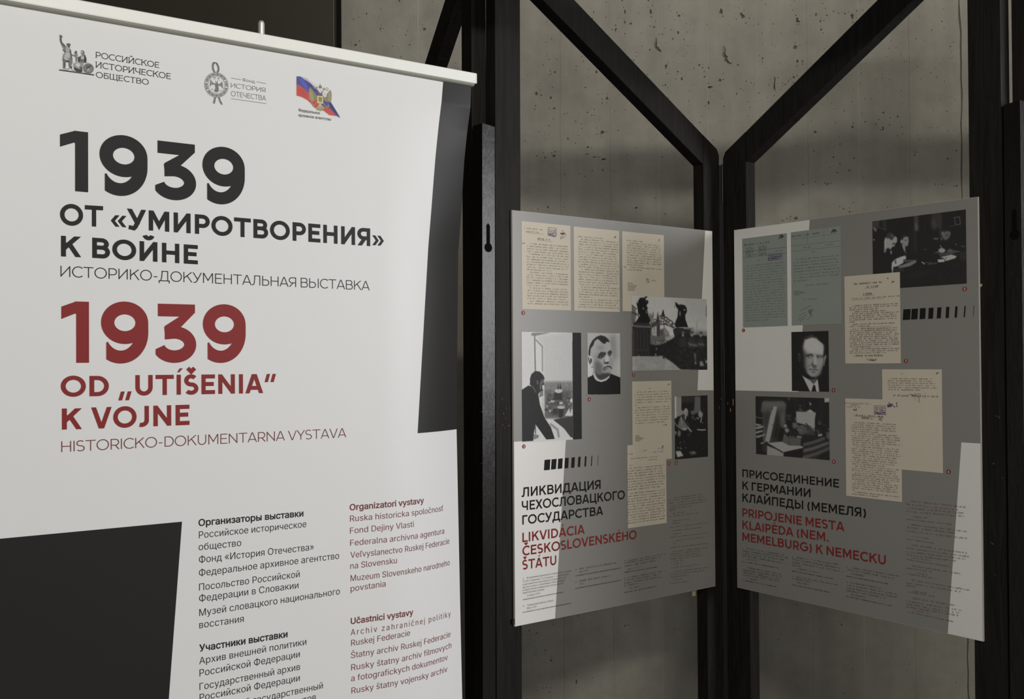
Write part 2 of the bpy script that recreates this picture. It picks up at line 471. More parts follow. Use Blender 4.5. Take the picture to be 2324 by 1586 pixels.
def drawn_text(text, w, serif=False):
    """Polygons of a line of drawn capitals, x from 0 to the returned width, cap height 1."""
    x = 0.0; out = []; first = True; last_r = 0.0
    for ch in text:
        W, l, r, q = glyph(ch, w)
        if first: l = 0.0; first = False
        x += l
        for p in q: out.append([(a + x, b) for a, b in p])
        if serif and ch not in 'OОСCОБ ':
            for (sx, sy) in {'Р': [(w / 2, 0)], 'И': [(w / 2, 1), (.81 - w / 2, 1), (w / 2, 0), (.81 - w / 2, 0)], 'Й': [(w / 2, 1), (.81 - w / 2, 1), (w / 2, 0), (.81 - w / 2, 0)],
                             'К': [(w / 2, 1), (w / 2, 0), (.74, 1), (.80, 0)], 'Т': [(.43, 0)], 'Ч': [(w / 2, 1), (.71, 1), (.71, 0)], 'Щ': [(w / 2, 1), (.56, 1), (1.08, 1)]}.get(ch, []):
                yy = sy - .03 if sy else .03
                out.append([(x + sx - .15, yy - .03), (x + sx + .15, yy - .03), (x + sx + .15, yy + .03), (x + sx - .15, yy + .03)])
        x += W + r; last_r = r
    return out, x - last_r

# ------------------------------------------------------------------ lettering: running text
_font = None
try:
    _font = bpy.data.fonts.load(os.path.join(bpy.utils.system_resource('DATAFILES', path='fonts'), 'Inter.woff2'))
except Exception:
    _font = None

def _contours(text, spacing=1.0, res=3):
    """Outlines of a line of running text as sampled contours."""
    c = bpy.data.curves.new('lettering', 'FONT'); c.body = text
    if _font: c.font = _font
    c.space_character = spacing; c.fill_mode = 'NONE'
    o = bpy.data.objects.new('lettering', c); COL.objects.link(o)
    bpy.context.view_layer.update()
    dg = bpy.context.evaluated_depsgraph_get(); ev = o.evaluated_get(dg); cu = ev.to_curve(dg)
    out = []
    for sp in cu.splines:
        pts = []
        if sp.type == 'BEZIER':
            bp = sp.bezier_points; n = len(bp)
            for i in range(n):
                p0, p3 = bp[i], bp[(i + 1) % n]
                A, B_, C_, D_ = (np.array(q[:2]) for q in (p0.co, p0.handle_right, p3.handle_left, p3.co))
                d = D_ - A; dev = abs((B_ - A)[0] * d[1] - (B_ - A)[1] * d[0]) + abs((C_ - A)[0] * d[1] - (C_ - A)[1] * d[0])
                k = 1 if dev < 1e-5 else res
                for j in range(k):
                    u = j / k; q = A * (1 - u) ** 3 + B_ * 3 * u * (1 - u) ** 2 + C_ * 3 * u * u * (1 - u) + D_ * u ** 3
                    pts.append((float(q[0]), float(q[1])))
        else:
            pts = [(p.co[0], p.co[1]) for p in sp.points]
        cl = [p for i, p in enumerate(pts) if math.hypot(p[0] - pts[i - 1][0], p[1] - pts[i - 1][1]) > .003]
        if len(cl) > 2: out.append(cl)
    ev.to_curve_clear(); bpy.data.objects.remove(o); bpy.data.curves.remove(c)
    return out
CAP = max(p[1] for c in _contours('H') for p in c)

def _area(p): return .5 * sum(p[i - 1][0] * p[i][1] - p[i][0] * p[i - 1][1] for i in range(len(p)))
def _fatten(p, d):
    n = len(p); out = []; sg = 1 if _area(p) < 0 else -1      # outlines run one way, counters the other
    for i in range(n):
        a, b, c = np.array(p[i - 1]), np.array(p[i]), np.array(p[(i + 1) % n])
        e1 = (b - a) / np.linalg.norm(b - a); e2 = (c - b) / np.linalg.norm(c - b)
        m = np.array([-e1[1], e1[0]]) + np.array([-e2[1], e2[0]]); l = m @ m
        out.append(tuple(b + m * (2 * d / max(l, 1.0))))
    return out

def running_text(text, bold=0.0, spacing=1.0, res=3):
    """Filled running text: vertices (x, y, 0), faces, width; cap height 1. Overlapping outlines are merged (non-zero winding)."""
    cs = [_fatten(c, bold * CAP) for c in _contours(text, spacing, res)]
    vs, es = [], []
    for c in cs:
        k = len(vs); vs.extend(Vector(p) for p in c); es.extend((k + i, k + (i + 1) % len(c)) for i in range(len(c)))
    rv, _e, rf, _a, _b, _c = delaunay_2d_cdt(vs, es, [], 0, 1e-6)
    bb = [(min(p[0] for p in c), min(p[1] for p in c), max(p[0] for p in c), max(p[1] for p in c), c) for c in cs]
    fs = []
    for f in rf:
        x = sum(rv[i][0] for i in f) / len(f); y = sum(rv[i][1] for i in f) / len(f); w = 0
        for x0, y0, x1, y1, c in bb:
            if x0 <= x <= x1 and y0 <= y <= y1:
                for i in range(len(c)):
                    p, q = c[i - 1], c[i]
                    if (p[1] > y) != (q[1] > y) and x < (q[0] - p[0]) * (y - p[1]) / (q[1] - p[1]) + p[0]: w += 1 if q[1] > p[1] else -1
        if w: fs.append(tuple(f))
    x0 = min(v[0] for v in rv); x1 = max(v[0] for v in rv)
    return [((v[0] - x0) / CAP, v[1] / CAP, 0) for v in rv], fs, (x1 - x0) / CAP

LIFT = 5e-6                                            # overlapping strokes are lifted apart by a hair
def set_drawn(mb, surf, text, w, pl, pr, ptop, o=0.0004, mi=0, serif=False):
    """Drawn capitals whose baseline runs from pixel pl to pixel pr, with the cap line at ptop above the start."""
    polys, W = drawn_text(text, w, serif)
    (s0, t0), (s1, t1) = surf.st(*pl), surf.st(*pr); tt = surf.st(*ptop)[1]
    ct = t0 - tt
    for i, p in enumerate(polys):
        mb.poly([surf.P(s0 + (s1 - s0) * x / W, t0 + (t1 - t0) * x / W - y * ct, o + (i % 24) * LIFT) for x, y in p], mi)

def set_running(mb, surf, text, pl, pr, cap_px, o=0.0004, mi=0, bold=0.0, spacing=1.0, res=3):
    vs, fs, W = running_text(text, bold, spacing, res)
    (s0, t0), (s1, t1) = surf.st(*pl), surf.st(*pr); ct = t0 - surf.st(pl[0], pl[1] - cap_px)[1]
    mb.add([surf.P(s0 + (s1 - s0) * x / W, t0 + (t1 - t0) * x / W - y * ct, o + q * LIFT) for x, y, q in vs], fs, mi)

def typed_line(mb, surf, a, b, h, o, rng, mi=0, weight=0.24):
    """A line of typewriting too small to read: a row of little letter strokes between (s,t) points a and b, letter height h."""
    L = math.hypot(b[0] - a[0], b[1] - a[1])
    if L <= 0: return
    cw = h * 1.02; x = 0.0; ux = (b[0] - a[0]) / L; uy = (b[1] - a[1]) / L
    def rect(x0, x1, y0, y1):
        mb.poly([surf.P(a[0] + ux * xx, a[1] + uy * xx - yy, o) for xx, yy in ((x0, y0), (x1, y0), (x1, y1), (x0, y1))], mi)
    sw = h * weight
    while x < L - cw * 0.7:
        for _ in range(rng.choice((1, 2, 3, 4, 5, 5, 6, 7, 8, 9, 10))):
            if x > L - cw * 0.7: break
            k = rng.random(); x1 = x + cw * 0.80; hh = h * rng.choice((.78, .78, .78, .82, 1.0))
            if k < .80: rect(x, x + sw, 0, hh)
            if k > .25: rect(x1 - sw, x1, 0, hh)
            if rng.random() < .7:
                y = rng.choice((0, hh * .42, hh - sw)); rect(x + sw, x1 - sw, y, y + sw * .8)
            x += cw
        x += cw * 0.9
# ------------------------------------------------------------------ printed pictures (halftone grid on the print)
class Pic:
    def __init__(self, surf, tl, br, n, base, zoom, gain=1.0):
        self.sf = surf; self.z = zoom; self.gain = gain
        (self.s0, self.t0), (self.s1, self.t1) = surf.st(*tl), surf.st(*br)
        self.w = n; self.h = max(8, int(n * (self.t1 - self.t0) / (self.s1 - self.s0)))
        b = np.array(base if isinstance(base, tuple) else (base,) * 3, float)
        self.img = np.ones((self.h, self.w, 3)) * b
        self.cov = np.zeros((self.h, self.w))
        self.rng = np.random.default_rng(n * 7 + int(tl[0]))
    def uv(self, p):
        s, t = self.sf.st(*self.z(p))
        return ((s - self.s0) / (self.s1 - self.s0) * (self.w - 1), (t - self.t0) / (self.t1 - self.t0) * (self.h - 1))
    def _blend(self, mask, val, alpha):
        v = np.array(val if isinstance(val, tuple) else (val,) * 3, float)
        a = (mask * alpha)[..., None]
        self.img = self.img * (1 - a) + v * a
        self.cov = np.maximum(self.cov, mask * alpha)
    def _mask(self, pts):
        X, Y = np.meshgrid(np.arange(self.w), np.arange(self.h)); m = np.zeros((self.h, self.w))
        for ox in (-.25, .25):
            for oy in (-.25, .25):
                x = X + ox; y = Y + oy; ins = np.zeros(X.shape, bool)
                for i in range(len(pts)):
                    (x0, y0), (x1, y1) = pts[i], pts[(i + 1) % len(pts)]
                    if y0 == y1: continue
                    c = ((y0 > y) != (y1 > y)) & (x < (x1 - x0) * (y - y0) / (y1 - y0) + x0)
                    ins ^= c
                m += ins * .25
        return m
    @staticmethod
    def _blur(m, r):
        if r <= 0: return m
        k = np.exp(-0.5 * (np.arange(-int(3 * r) - 1, int(3 * r) + 2) / r) ** 2); k /= k.sum(); n = len(k) // 2
        p = np.pad(m, ((n, n), (n, n)), 'edge')
        p = np.apply_along_axis(lambda a: np.convolve(a, k, 'valid'), 0, p)
        return np.apply_along_axis(lambda a: np.convolve(a, k, 'valid'), 1, p)
    def poly(self, pts, val, alpha=1.0, soft=0.0):
        self._blend(self._blur(self._mask([self.uv(p) for p in pts]), soft), val, alpha)
    def ell(self, cx, cy, rx, ry, val, alpha=1.0, soft=0.0, rot=0.0):
        c, s = math.cos(math.radians(rot)), math.sin(math.radians(rot))
        self.poly([(cx + rx * math.cos(a) * c - ry * math.sin(a) * s, cy + rx * math.cos(a) * s + ry * math.sin(a) * c) for a in np.linspace(0, math.tau, 28)[:-1]], val, alpha, soft)
    def line(self, pts, w, val, alpha=1.0, soft=0.0):
        m = np.zeros((self.h, self.w)); u = [self.uv(p) for p in pts]
        k = abs(self.uv((w, 0))[0] - self.uv((0, 0))[0])
        X, Y = np.meshgrid(np.arange(self.w), np.arange(self.h))
        for (x0, y0), (x1, y1) in zip(u[:-1], u[1:]):
            dx, dy = x1 - x0, y1 - y0; q = np.clip(((X - x0) * dx + (Y - y0) * dy) / (dx * dx + dy * dy + 1e-9), 0, 1)
            d = np.hypot(X - x0 - q * dx, Y - y0 - q * dy)
            m = np.maximum(m, np.clip(k / 2 - d + .5, 0, 1))
        self._blend(self._blur(m, soft), val, alpha)
    def ring(self, cx, cy, rx, ry, w, val, alpha=1.0, rot=0.0, a0=0, a1=360):
        c, s = math.cos(math.radians(rot)), math.sin(math.radians(rot))
        self.line([(cx + rx * math.cos(a) * c - ry * math.sin(a) * s, cy + rx * math.cos(a) * s + ry * math.sin(a) * c) for a in np.radians(np.linspace(a0, a1, 30))], w, val, alpha)
    def blobs(self, box, n, r, vals, alpha=0.8):
        for _ in range(n):
            x = self.rng.uniform(box[0], box[2]); y = self.rng.uniform(box[1], box[3])
            self.ell(x, y, self.rng.uniform(*r), self.rng.uniform(*r), float(self.rng.choice(vals)), alpha, .4)
    def grain(self, amp):
        g = self._blur(self.rng.normal(0, 1, (self.h, self.w)), .7); self.img += (g * amp)[..., None]
    def build(self, name, parent, o=0.0005, mat='picture', blur=0.45, label=None, cut=False):
        if blur:
            for k in range(3): self.img[..., k] = self._blur(self.img[..., k], blur)
        a = np.clip(self.img, 3, 252) / 255.0
        a = np.where(a <= 0.04045, a / 12.92, ((a + 0.055) / 1.055) ** 2.4) * self.gain
        a = np.clip(a, 0.012, 0.82)
        off = root_loc(parent)
        vs = []
        for j in range(self.h):
            t = self.t0 + (self.t1 - self.t0) * j / (self.h - 1)
            for i in range(self.w):
                p = self.sf.P(self.s0 + (self.s1 - self.s0) * i / (self.w - 1), t, o); vs.append((p[0] - off[0], p[1] - off[1], p[2] - off[2]))
        fs = []; w = self.w
        for j in range(self.h - 1):
            for i in range(w - 1):
                if cut and max(self.cov[j, i], self.cov[j, i + 1], self.cov[j + 1, i], self.cov[j + 1, i + 1]) < .25: continue
                fs.append((j * w + i, (j + 1) * w + i, (j + 1) * w + i + 1, j * w + i + 1))
        me = bpy.data.meshes.new(name); me.from_pydata(vs, [], fs)
        at = me.color_attributes.new('print', 'FLOAT_COLOR', 'POINT')
        at.data.foreach_set('color', np.concatenate([a, np.ones((self.h, self.w, 1))], 2).astype(np.float32).ravel())
        me.materials.append(M[mat]); me.update()
        ob = bpy.data.objects.new(name, me); COL.objects.link(ob); ob.parent = parent
        if label: ob['label'] = label
        return ob
# ------------------------------------------------------------------ back wall: board-marked concrete with real pores, fins and grooves
WA = math.radians(4.9)
WALL = Plane((0, 3.5, 3.3), (math.cos(WA), -math.sin(WA)), (-math.sin(WA), -math.cos(WA)))
rng = random.Random(11)
Zc, Zr, Zl, Zb, Zd = Zoom(1180, 0, .3153), Zoom(1680, 0, .3279), Zoom(560, 0, .2754), Zoom(1140, 1330, .24097), Zoom(1680, 1300, .27711)
PORES = [   # (crop, [(x, y, width, height) ...]) read from the photograph
 (Zc, [(965,195,9,9),(1025,248,6,6),(1000,248,5,5),(935,360,7,8),(1090,215,5,5),(1140,235,7,16),(1100,280,7,7),(1180,285,5,5),(1145,115,11,11),(755,85,6,16),
   (755,160,10,8),(797,170,12,9),(755,243,7,6),(688,215,8,15),(942,85,9,18),(735,5,7,7),(925,3,8,6),(518,108,7,9),(1085,80,5,4),(1190,115,4,4),(1125,45,4,4),
   (1450,80,14,22),(1583,98,17,14),(1603,122,14,12),(1570,468,8,8),(1358,490,6,8),(1052,478,9,18),(1040,500,6,6),(1135,516,8,7),(1155,513,6,6),(1165,567,8,15),
   (1120,570,5,4),(1047,613,9,7),(1440,577,12,14),(1368,627,20,11),(1328,552,6,8),(1358,742,8,18),(1560,675,8,8),(1470,765,8,4),(1200,730,11,4),(1290,470,9,11),
   (830,415,9,6),(208,427,5,5),(262,427,5,5),(458,440,6,5),(408,477,5,5),(320,553,4,4),(55,542,5,4),(145,645,10,12),(117,675,13,14),(152,685,7,6),(222,705,9,12),
   (280,560,8,7),(250,520,10,9),(470,630,7,6),(550,520,8,12),(625,708,12,13),(610,725,10,8),(533,830,5,6),(365,685,4,4),(245,780,15,7),(105,785,7,6),(484,808,8,6),
   (425,875,12,6),(450,875,4,4),(208,905,6,6),(133,947,5,4),(208,968,5,5),(590,952,18,13),(708,940,6,5),(795,965,4,4),(345,998,8,8),(488,1060,12,8),(445,925,5,5),
   (35,1015,5,4),(180,1135,7,8),(245,1123,13,12),(120,1122,8,4),(485,1110,12,5),(537,1130,14,4),(602,1145,20,8),(520,1227,6,5),(597,1225,7,8),(680,1230,5,3),
   (315,1272,9,8),(290,1302,8,6),(468,1270,5,5),(1045,1138,9,7),(1018,1345,5,4),(975,1425,5,6),(835,1495,14,7),(1045,1540,7,6),(200,1492,9,9),(302,1470,8,10),(130,1505,6,5)]),
 (Zr, [(10,108,14,15),(32,135,11,9),(175,30,5,5),(375,8,5,5),(392,135,13,16),(410,148,9,8),(405,118,8,6),(440,145,9,9),(560,205,9,9),(555,145,5,12),(775,112,12,20),(695,92,10,4),
   (725,95,8,5),(645,78,6,5),(600,105,8,5),(525,100,7,12),(850,70,5,4),(380,328,14,16),(395,425,8,15),(430,425,9,9),(237,540,9,12),(235,600,14,11),(238,632,8,12),(283,580,6,6),
   (318,573,9,5),(347,577,13,6),(370,535,8,12),(50,578,11,8),(155,405,5,9),(118,402,5,4),(130,645,7,5),(178,472,4,4),(445,840,15,6),(519,915,10,11),(690,997,6,6),
   (510,1043,6,6),(645,1088,7,7),(787,1095,7,7),(690,1133,7,6),(622,1160,6,5),(673,1195,6,5),(755,1180,8,6),(605,1275,8,9),(435,1276,8,5),(525,1252,5,4),(850,1227,4,4),
   (385,1512,14,13),(348,1500,6,6),(322,1513,6,6),(294,1527,7,7),(715,1445,7,6),(757,1466,6,9),(687,1430,6,5),(782,1400,5,5),(720,770,5,4),(990,780,9,6),(1090,807,8,8),
   (1040,815,7,4),(958,827,6,5),(940,860,6,5),(865,843,7,5),(777,880,10,9),(988,890,5,14),(1135,427,5,4),(1305,510,5,5),(1080,330,5,5),(1455,322,6,6),(1498,200,5,5),
   (1127,710,4,4),(1430,770,7,6),(1310,885,5,5),(1365,885,5,5),(1090,940,5,5),(1243,965,5,4),(1300,963,5,4),(1187,1060,11,8),(1497,1042,7,6),(1435,1098,9,8),
   (1160,1243,8,6),(1390,1268,14,5),(1497,1287,9,7),(1560,912,14,12),(1020,1435,6,5)]),
 (Zl, [(1255,8,12,11),(1530,15,5,5),(1105,77,7,6),(985,116,8,13),(810,152,5,4),(805,208,5,4),(880,160,7,7),(922,143,7,5),(1380,135,6,5),(1100,237,8,12),(1240,217,5,4),
   (1460,240,16,17),(1325,253,7,6),(1310,290,8,7),(893,370,16,14),(935,408,5,4),(1340,370,8,7),(1153,378,5,4),(1202,380,6,5),(1270,470,7,6),(1640,515,6,5),(1720,520,6,5)]),
 (Zb, [(237,433,9,8),(320,443,9,9),(268,453,6,5),(403,605,10,9),(315,637,7,6),(460,697,13,13),(407,718,6,5),(400,942,9,8),(452,978,10,9),(712,282,8,6),(1155,373,11,9),
   (480,345,9,8),(1637,415,9,8),(1710,210,7,6),(1215,748,6,5),(850,865,7,7),(1335,960,7,6),(950,1000,6,5),(698,905,6,22),(720,957,6,5),(615,672,6,5)]),
 (Zd, [(830,425,10,9),(893,793,18,5),(1035,665,6,5),(845,987,8,6),(293,312,6,5),(148,290,5,5),(460,262,8,6),(585,308,9,9),(1385,747,7,6),(1285,705,4,4),(345,775,4,4),
   (395,775,4,4),(572,668,12,14),(1355,993,6,5),(310,545,7,6)]),
]
VOIDS = [   # larger ragged hollows: chains of points
 (Zc, [(975,272),(980,300),(978,330),(990,350),(1000,365),(1018,378)], 14), (Zc, [(1463,330),(1470,360),(1465,395),(1482,415),(1488,440),(1510,460),(1522,470)], 15),
 (Zc, [(1585,95),(1602,118),(1612,130)], 14), (Zr, [(360,318),(378,322),(388,340)], 9), (Zr, [(236,530),(240,560),(234,595),(238,635)], 7),
 (Zr, [(392,122),(395,150),(412,148)], 10)]
W0, W1 = -0.72, 2.6
pits = []                                             # (outline, depth)
def add_pit(s, t, rx, ry, depth):
    n = 11; a0 = rng.random() * 6.28
    pts = []
    for i in range(n):
        a = a0 + i * math.tau / n; k = rng.uniform(.55, 1.25)
        pts.append((s + rx * k * math.cos(a), t + ry * k * math.sin(a)))
    pits.append((pts, depth))
for z, lst in PORES:
    for x, y, rx, ry in lst:
        s, t = WALL.st(*z((x, y))); k = z.k * 3.5 / FOCAL
        add_pit(s, t, max(rx * k, .0016), max(ry * k, .0016), min(.012, .9 * max(rx, ry) * k))
        if max(rx, ry) > 8:                           # crumbs broken out around the larger pores
            for _ in range(rng.randint(2, 5)):
                a = rng.random() * 6.28; m = rng.uniform(1.5, 3.2); g = rng.uniform(.0011, .0026)
                add_pit(s + rx * k * m * math.cos(a), t + ry * k * m * math.sin(a), g, g * rng.uniform(.7, 1.6), .003)
for z, ch, r in VOIDS:
    pts = [WALL.st(*z(p)) for p in ch]; k = z.k * 3.5 / FOCAL
    left, right = [], []
    for i, p in enumerate(pts):
        q = pts[min(i + 1, len(pts) - 1)]; o = pts[max(i - 1, 0)]
        d = np.array(q) - np.array(o); d /= np.linalg.norm(d); nn = np.array([-d[1], d[0]])
        for m in (0, .5):
            if i == len(pts) - 1 and m: continue
            c = np.array(p) + (np.array(q) - np.array(p)) * m
            f = rng.uniform(.45, 1.15) * (.6 if i in (0, len(pts) - 1) else 1)
            left.append(tuple(c + nn * r * k * f)); right.append(tuple(c - nn * r * k * rng.uniform(.4, 1.1)))
    pits.append((left + right[::-1], .010))
for _ in range(260):                                  # a denser field of fine pores high in the middle
    add_pit(rng.uniform(.1, 1.5), rng.uniform(.55, 1.1), rng.uniform(.0010, .0022), rng.uniform(.0010, .0028), .003)
for _ in range(170):                                  # the fine pores strewn between
    add_pit(rng.uniform(W0 + .1, W1 - .1), rng.uniform(.05, 3.2), rng.uniform(.0012, .0026), rng.uniform(.0012, .003), .003)
SEAMS = [(948, 60, 'fin', .0016), (1055, 60, 'groove', .0009), (1162, 60, 'groove', .0009), (1271, 150, 'groove', .0012), (1383, 60, 'groove', .0007), (1492, 60, 'fin', .0012),
         (1603, 60, 'fin', .0032), (1717, 60, 'fin', .0016), (1831, 60, 'groove', .0018), (1947, 60, 'fin', .0014), (2062, 60, 'groove', .0009), (2179, 60, 'groove', .0036)]
def seam_line(x, y, wob):
    s = WALL.st(x, y)[0]; r2 = random.Random(int(x))
    return [(s + (r2.uniform(-1, 1) * wob), t) for t in np.linspace(.02, 3.28, 66)]
for x, y, kind, wd in SEAMS:
    if kind != 'groove': continue
    ln = seam_line(x, y, .0012 if wd < .003 else .0026); r2 = random.Random(int(x) + 1)
    L = [(s - wd * r2.uniform(.25, 1), t) for s, t in ln]; Rr = [(s + wd * r2.uniform(.25, 1), t) for s, t in ln]
    pits.append((L + Rr[::-1], .004 if wd > .003 else .0012))
def overlap_free(lst):
    keep, boxes = [], []
    for pts, d in lst:
        xs = [p[0] for p in pts]; ys = [p[1] for p in pts]; b = (min(xs) - .0015, min(ys) - .0015, max(xs) + .0015, max(ys) + .0015)
        if any(b[0] < c[2] and c[0] < b[2] and b[1] < c[3] and c[1] < b[3] for c in boxes): continue
        keep.append((pts, d)); boxes.append(b)
    return keep
pits.sort(key=lambda p: -max(q[1] for q in p[0]) + min(q[1] for q in p[0]))
pits = overlap_free(pits)
cv = [Vector((W0, 0)), Vector((W1, 0)), Vector((W1, 3.3)), Vector((W0, 3.3))]; ce = [(0, 1), (1, 2), (2, 3), (3, 0)]
for pts, d in pits:
    k = len(cv); cv.extend(Vector(p) for p in pts); ce.extend((k + i, k + (i + 1) % len(pts)) for i in range(len(pts)))
rv, re_, rf, ov, oe, of = delaunay_2d_cdt(cv, ce, [], 0, 1e-7)
def inside(p, poly):
    c = False
    for i in range(len(poly)):
        (x0, y0), (x1, y1) = poly[i], poly[(i + 1) % len(poly)]
        if (y0 > p[1]) != (y1 > p[1]) and p[0] < (x1 - x0) * (p[1] - y0) / (y1 - y0) + x0: c = not c
    return c
pb = [(min(q[0] for q in p), min(q[1] for q in p), max(q[0] for q in p), max(q[1] for q in p), p) for p, d in pits]
wall = MB(); wall.v = [WALL.P(p[0], p[1]) for p in rv]
for f in rf:
    cx = sum(rv[i][0] for i in f) / len(f); cy = sum(rv[i][1] for i in f) / len(f)
    if any(b[0] <= cx <= b[2] and b[1] <= cy <= b[3] and inside((cx, cy), b[4]) for b in pb): continue
    wall.f.append(tuple(f)); wall.m.append(0)
for pts, d in pits:
    n = len(pts); top = [WALL.P(p[0], p[1], 0) for p in pts]
    if n > 60:                          # a groove keeps its width
        bot = [WALL.P(p[0], p[1], -d) for p in pts]
    else:
        cx = sum(p[0] for p in pts) / n; cy = sum(p[1] for p in pts) / n
        bot = [WALL.P(cx + (p[0] - cx) * .55, cy + (p[1] - cy) * .55, -d) for p in pts]
    for i in range(n):
        j = (i + 1) % n; wall.poly([top[i], top[j], bot[j], bot[i]], 0 if n < 60 or d < .002 else 1)
    wall.poly(bot, 0 if d < .002 else 1)
for x, y, kind, wd in SEAMS:                          # fins squeezed out between the boards
    if kind != 'fin': continue
    ln = seam_line(x, y, .0012); r2 = random.Random(int(x) + 2); hs = [r2.uniform(.25, 1) for _ in ln]
    for (a, b, h0, h1) in zip(ln[:-1], ln[1:], hs[:-1], hs[1:]):
        A = [WALL.P(a[0] - wd * h0, a[1], .0001), WALL.P(a[0], a[1], wd * 1.1 * h0), WALL.P(a[0] + wd * h0, a[1], .0001)]
        B = [WALL.P(b[0] - wd * h1, b[1], .0001), WALL.P(b[0], b[1], wd * 1.1 * h1), WALL.P(b[0] + wd * h1, b[1], .0001)]
        wall.poly([A[0], A[1], B[1], B[0]], 2); wall.poly([A[1], A[2], B[2], B[1]], 2)
E2 = WALL.st(775, 80)[0]                              # right edge of the dark strip standing in for recess shade
o = wall.build('wall_back', ['concrete', 'pit', 'fin'], fix=False); tag(o, kind='structure')

# ------------------------------------------------------------------ brown steel door leaf left of the concrete, floor and ceiling
d = MB()
def slab(mb, pl, s0, s1, t0, t1, o0, o1, mi=0):
    mb.prism([pl.P(s0, t0, o1), pl.P(s1, t0, o1), pl.P(s1, t1, o1), pl.P(s0, t1, o1)], [pl.P(s0, t0, o0), pl.P(s1, t0, o0), pl.P(s1, t1, o0), pl.P(s0, t1, o0)], mi)
e1 = WALL.st(766, 80)[0]
slab(d, WALL, e1 - 1.30, e1, .35, 3.285, .004, .045)
o = d.build('door_1', 'door', bevel=.003); tag(o, kind='structure')
d = MB(); slab(d, WALL, e1 - 1.6, W0 + .0, 0, 3.3, -.10, -.02); slab(d, WALL, e1 + .0005, E2, .30, 3.295, .0005, .012)  # near-black strip painted as the shade of the door gap
o = d.build('gap_shade_strip', 'gap'); tag(o, kind='structure')
f = MB(); f.prism([(-3.0, -1.5, 0), (4.2, -1.5, 0), (4.2, 3.9, 0), (-3.0, 3.9, 0)], [(-3.0, -1.5, -.1), (4.2, -1.5, -.1), (4.2, 3.9, -.1), (-3.0, 3.9, -.1)])
tag(f.build('floor', 'floor'), kind='structure')
f = MB(); f.prism([(-3.0, -1.5, 3.4), (4.2, -1.5, 3.4), (4.2, 3.9, 3.4), (-3.0, 3.9, 3.4)], [(-3.0, -1.5, 3.3), (4.2, -1.5, 3.3), (4.2, 3.9, 3.3), (-3.0, 3.9, 3.3)])
tag(f.build('ceiling', 'ceiling'), kind='structure')
f = MB(); f.prism([(1.95, 2.30, 0), (2.15, 2.30, 0), (2.15, 3.36, 0), (1.95, 3.36, 0)], [(1.95, 2.30, 3.3), (2.15, 2.30, 3.3), (2.15, 3.36, 3.3), (1.95, 3.36, 3.3)])
tag(f.build('light_block_pier', 'concrete'), kind='structure')          # added pier out of view, keeps window light off the back wall
f = MB(); BZ, BY = 2.495, 1.90                         # added bar, unseen above the frame, casts the shadow band on the wall
f.prism([(-2.9, BY - .02, BZ - .05), (4.1, BY - .02, BZ - .05), (4.1, BY - .02, BZ + .05), (-2.9, BY - .02, BZ + .05)], [(-2.9, BY + .02, BZ - .05), (4.1, BY + .02, BZ - .05), (4.1, BY + .02, BZ + .05), (-2.9, BY + .02, BZ + .05)])
for x in (-2.5, 0.6, 3.7): f.cyl((x, BY, BZ + .04), (x, BY, 3.3), .008, seg=12)
tag(f.build('shadow_bar', 'ceiling'), kind='structure')

# ------------------------------------------------------------------ poster planes and the folding screen behind them
A1, A2 = 0.6452, -0.9208
def face(a): return (math.cos(a), math.sin(a)), (math.sin(a), -math.cos(a))
PW, PH, TOPZ = 0.7071, 1.0, 1.8655
d1, n1 = face(A1); d2, n2 = face(A2)
P1 = Plane((.0027, 2.4614, TOPZ), d1, n1)
P2 = Plane((.6249, 2.8679, TOPZ), d2, n2)
TH = .038                                             # frame thickness
screen = empty('folding_screen', (.55, 2.75, 0))
tag(screen, 'dark wooden folding screen with diagonal braces before the concrete wall', 'screen')

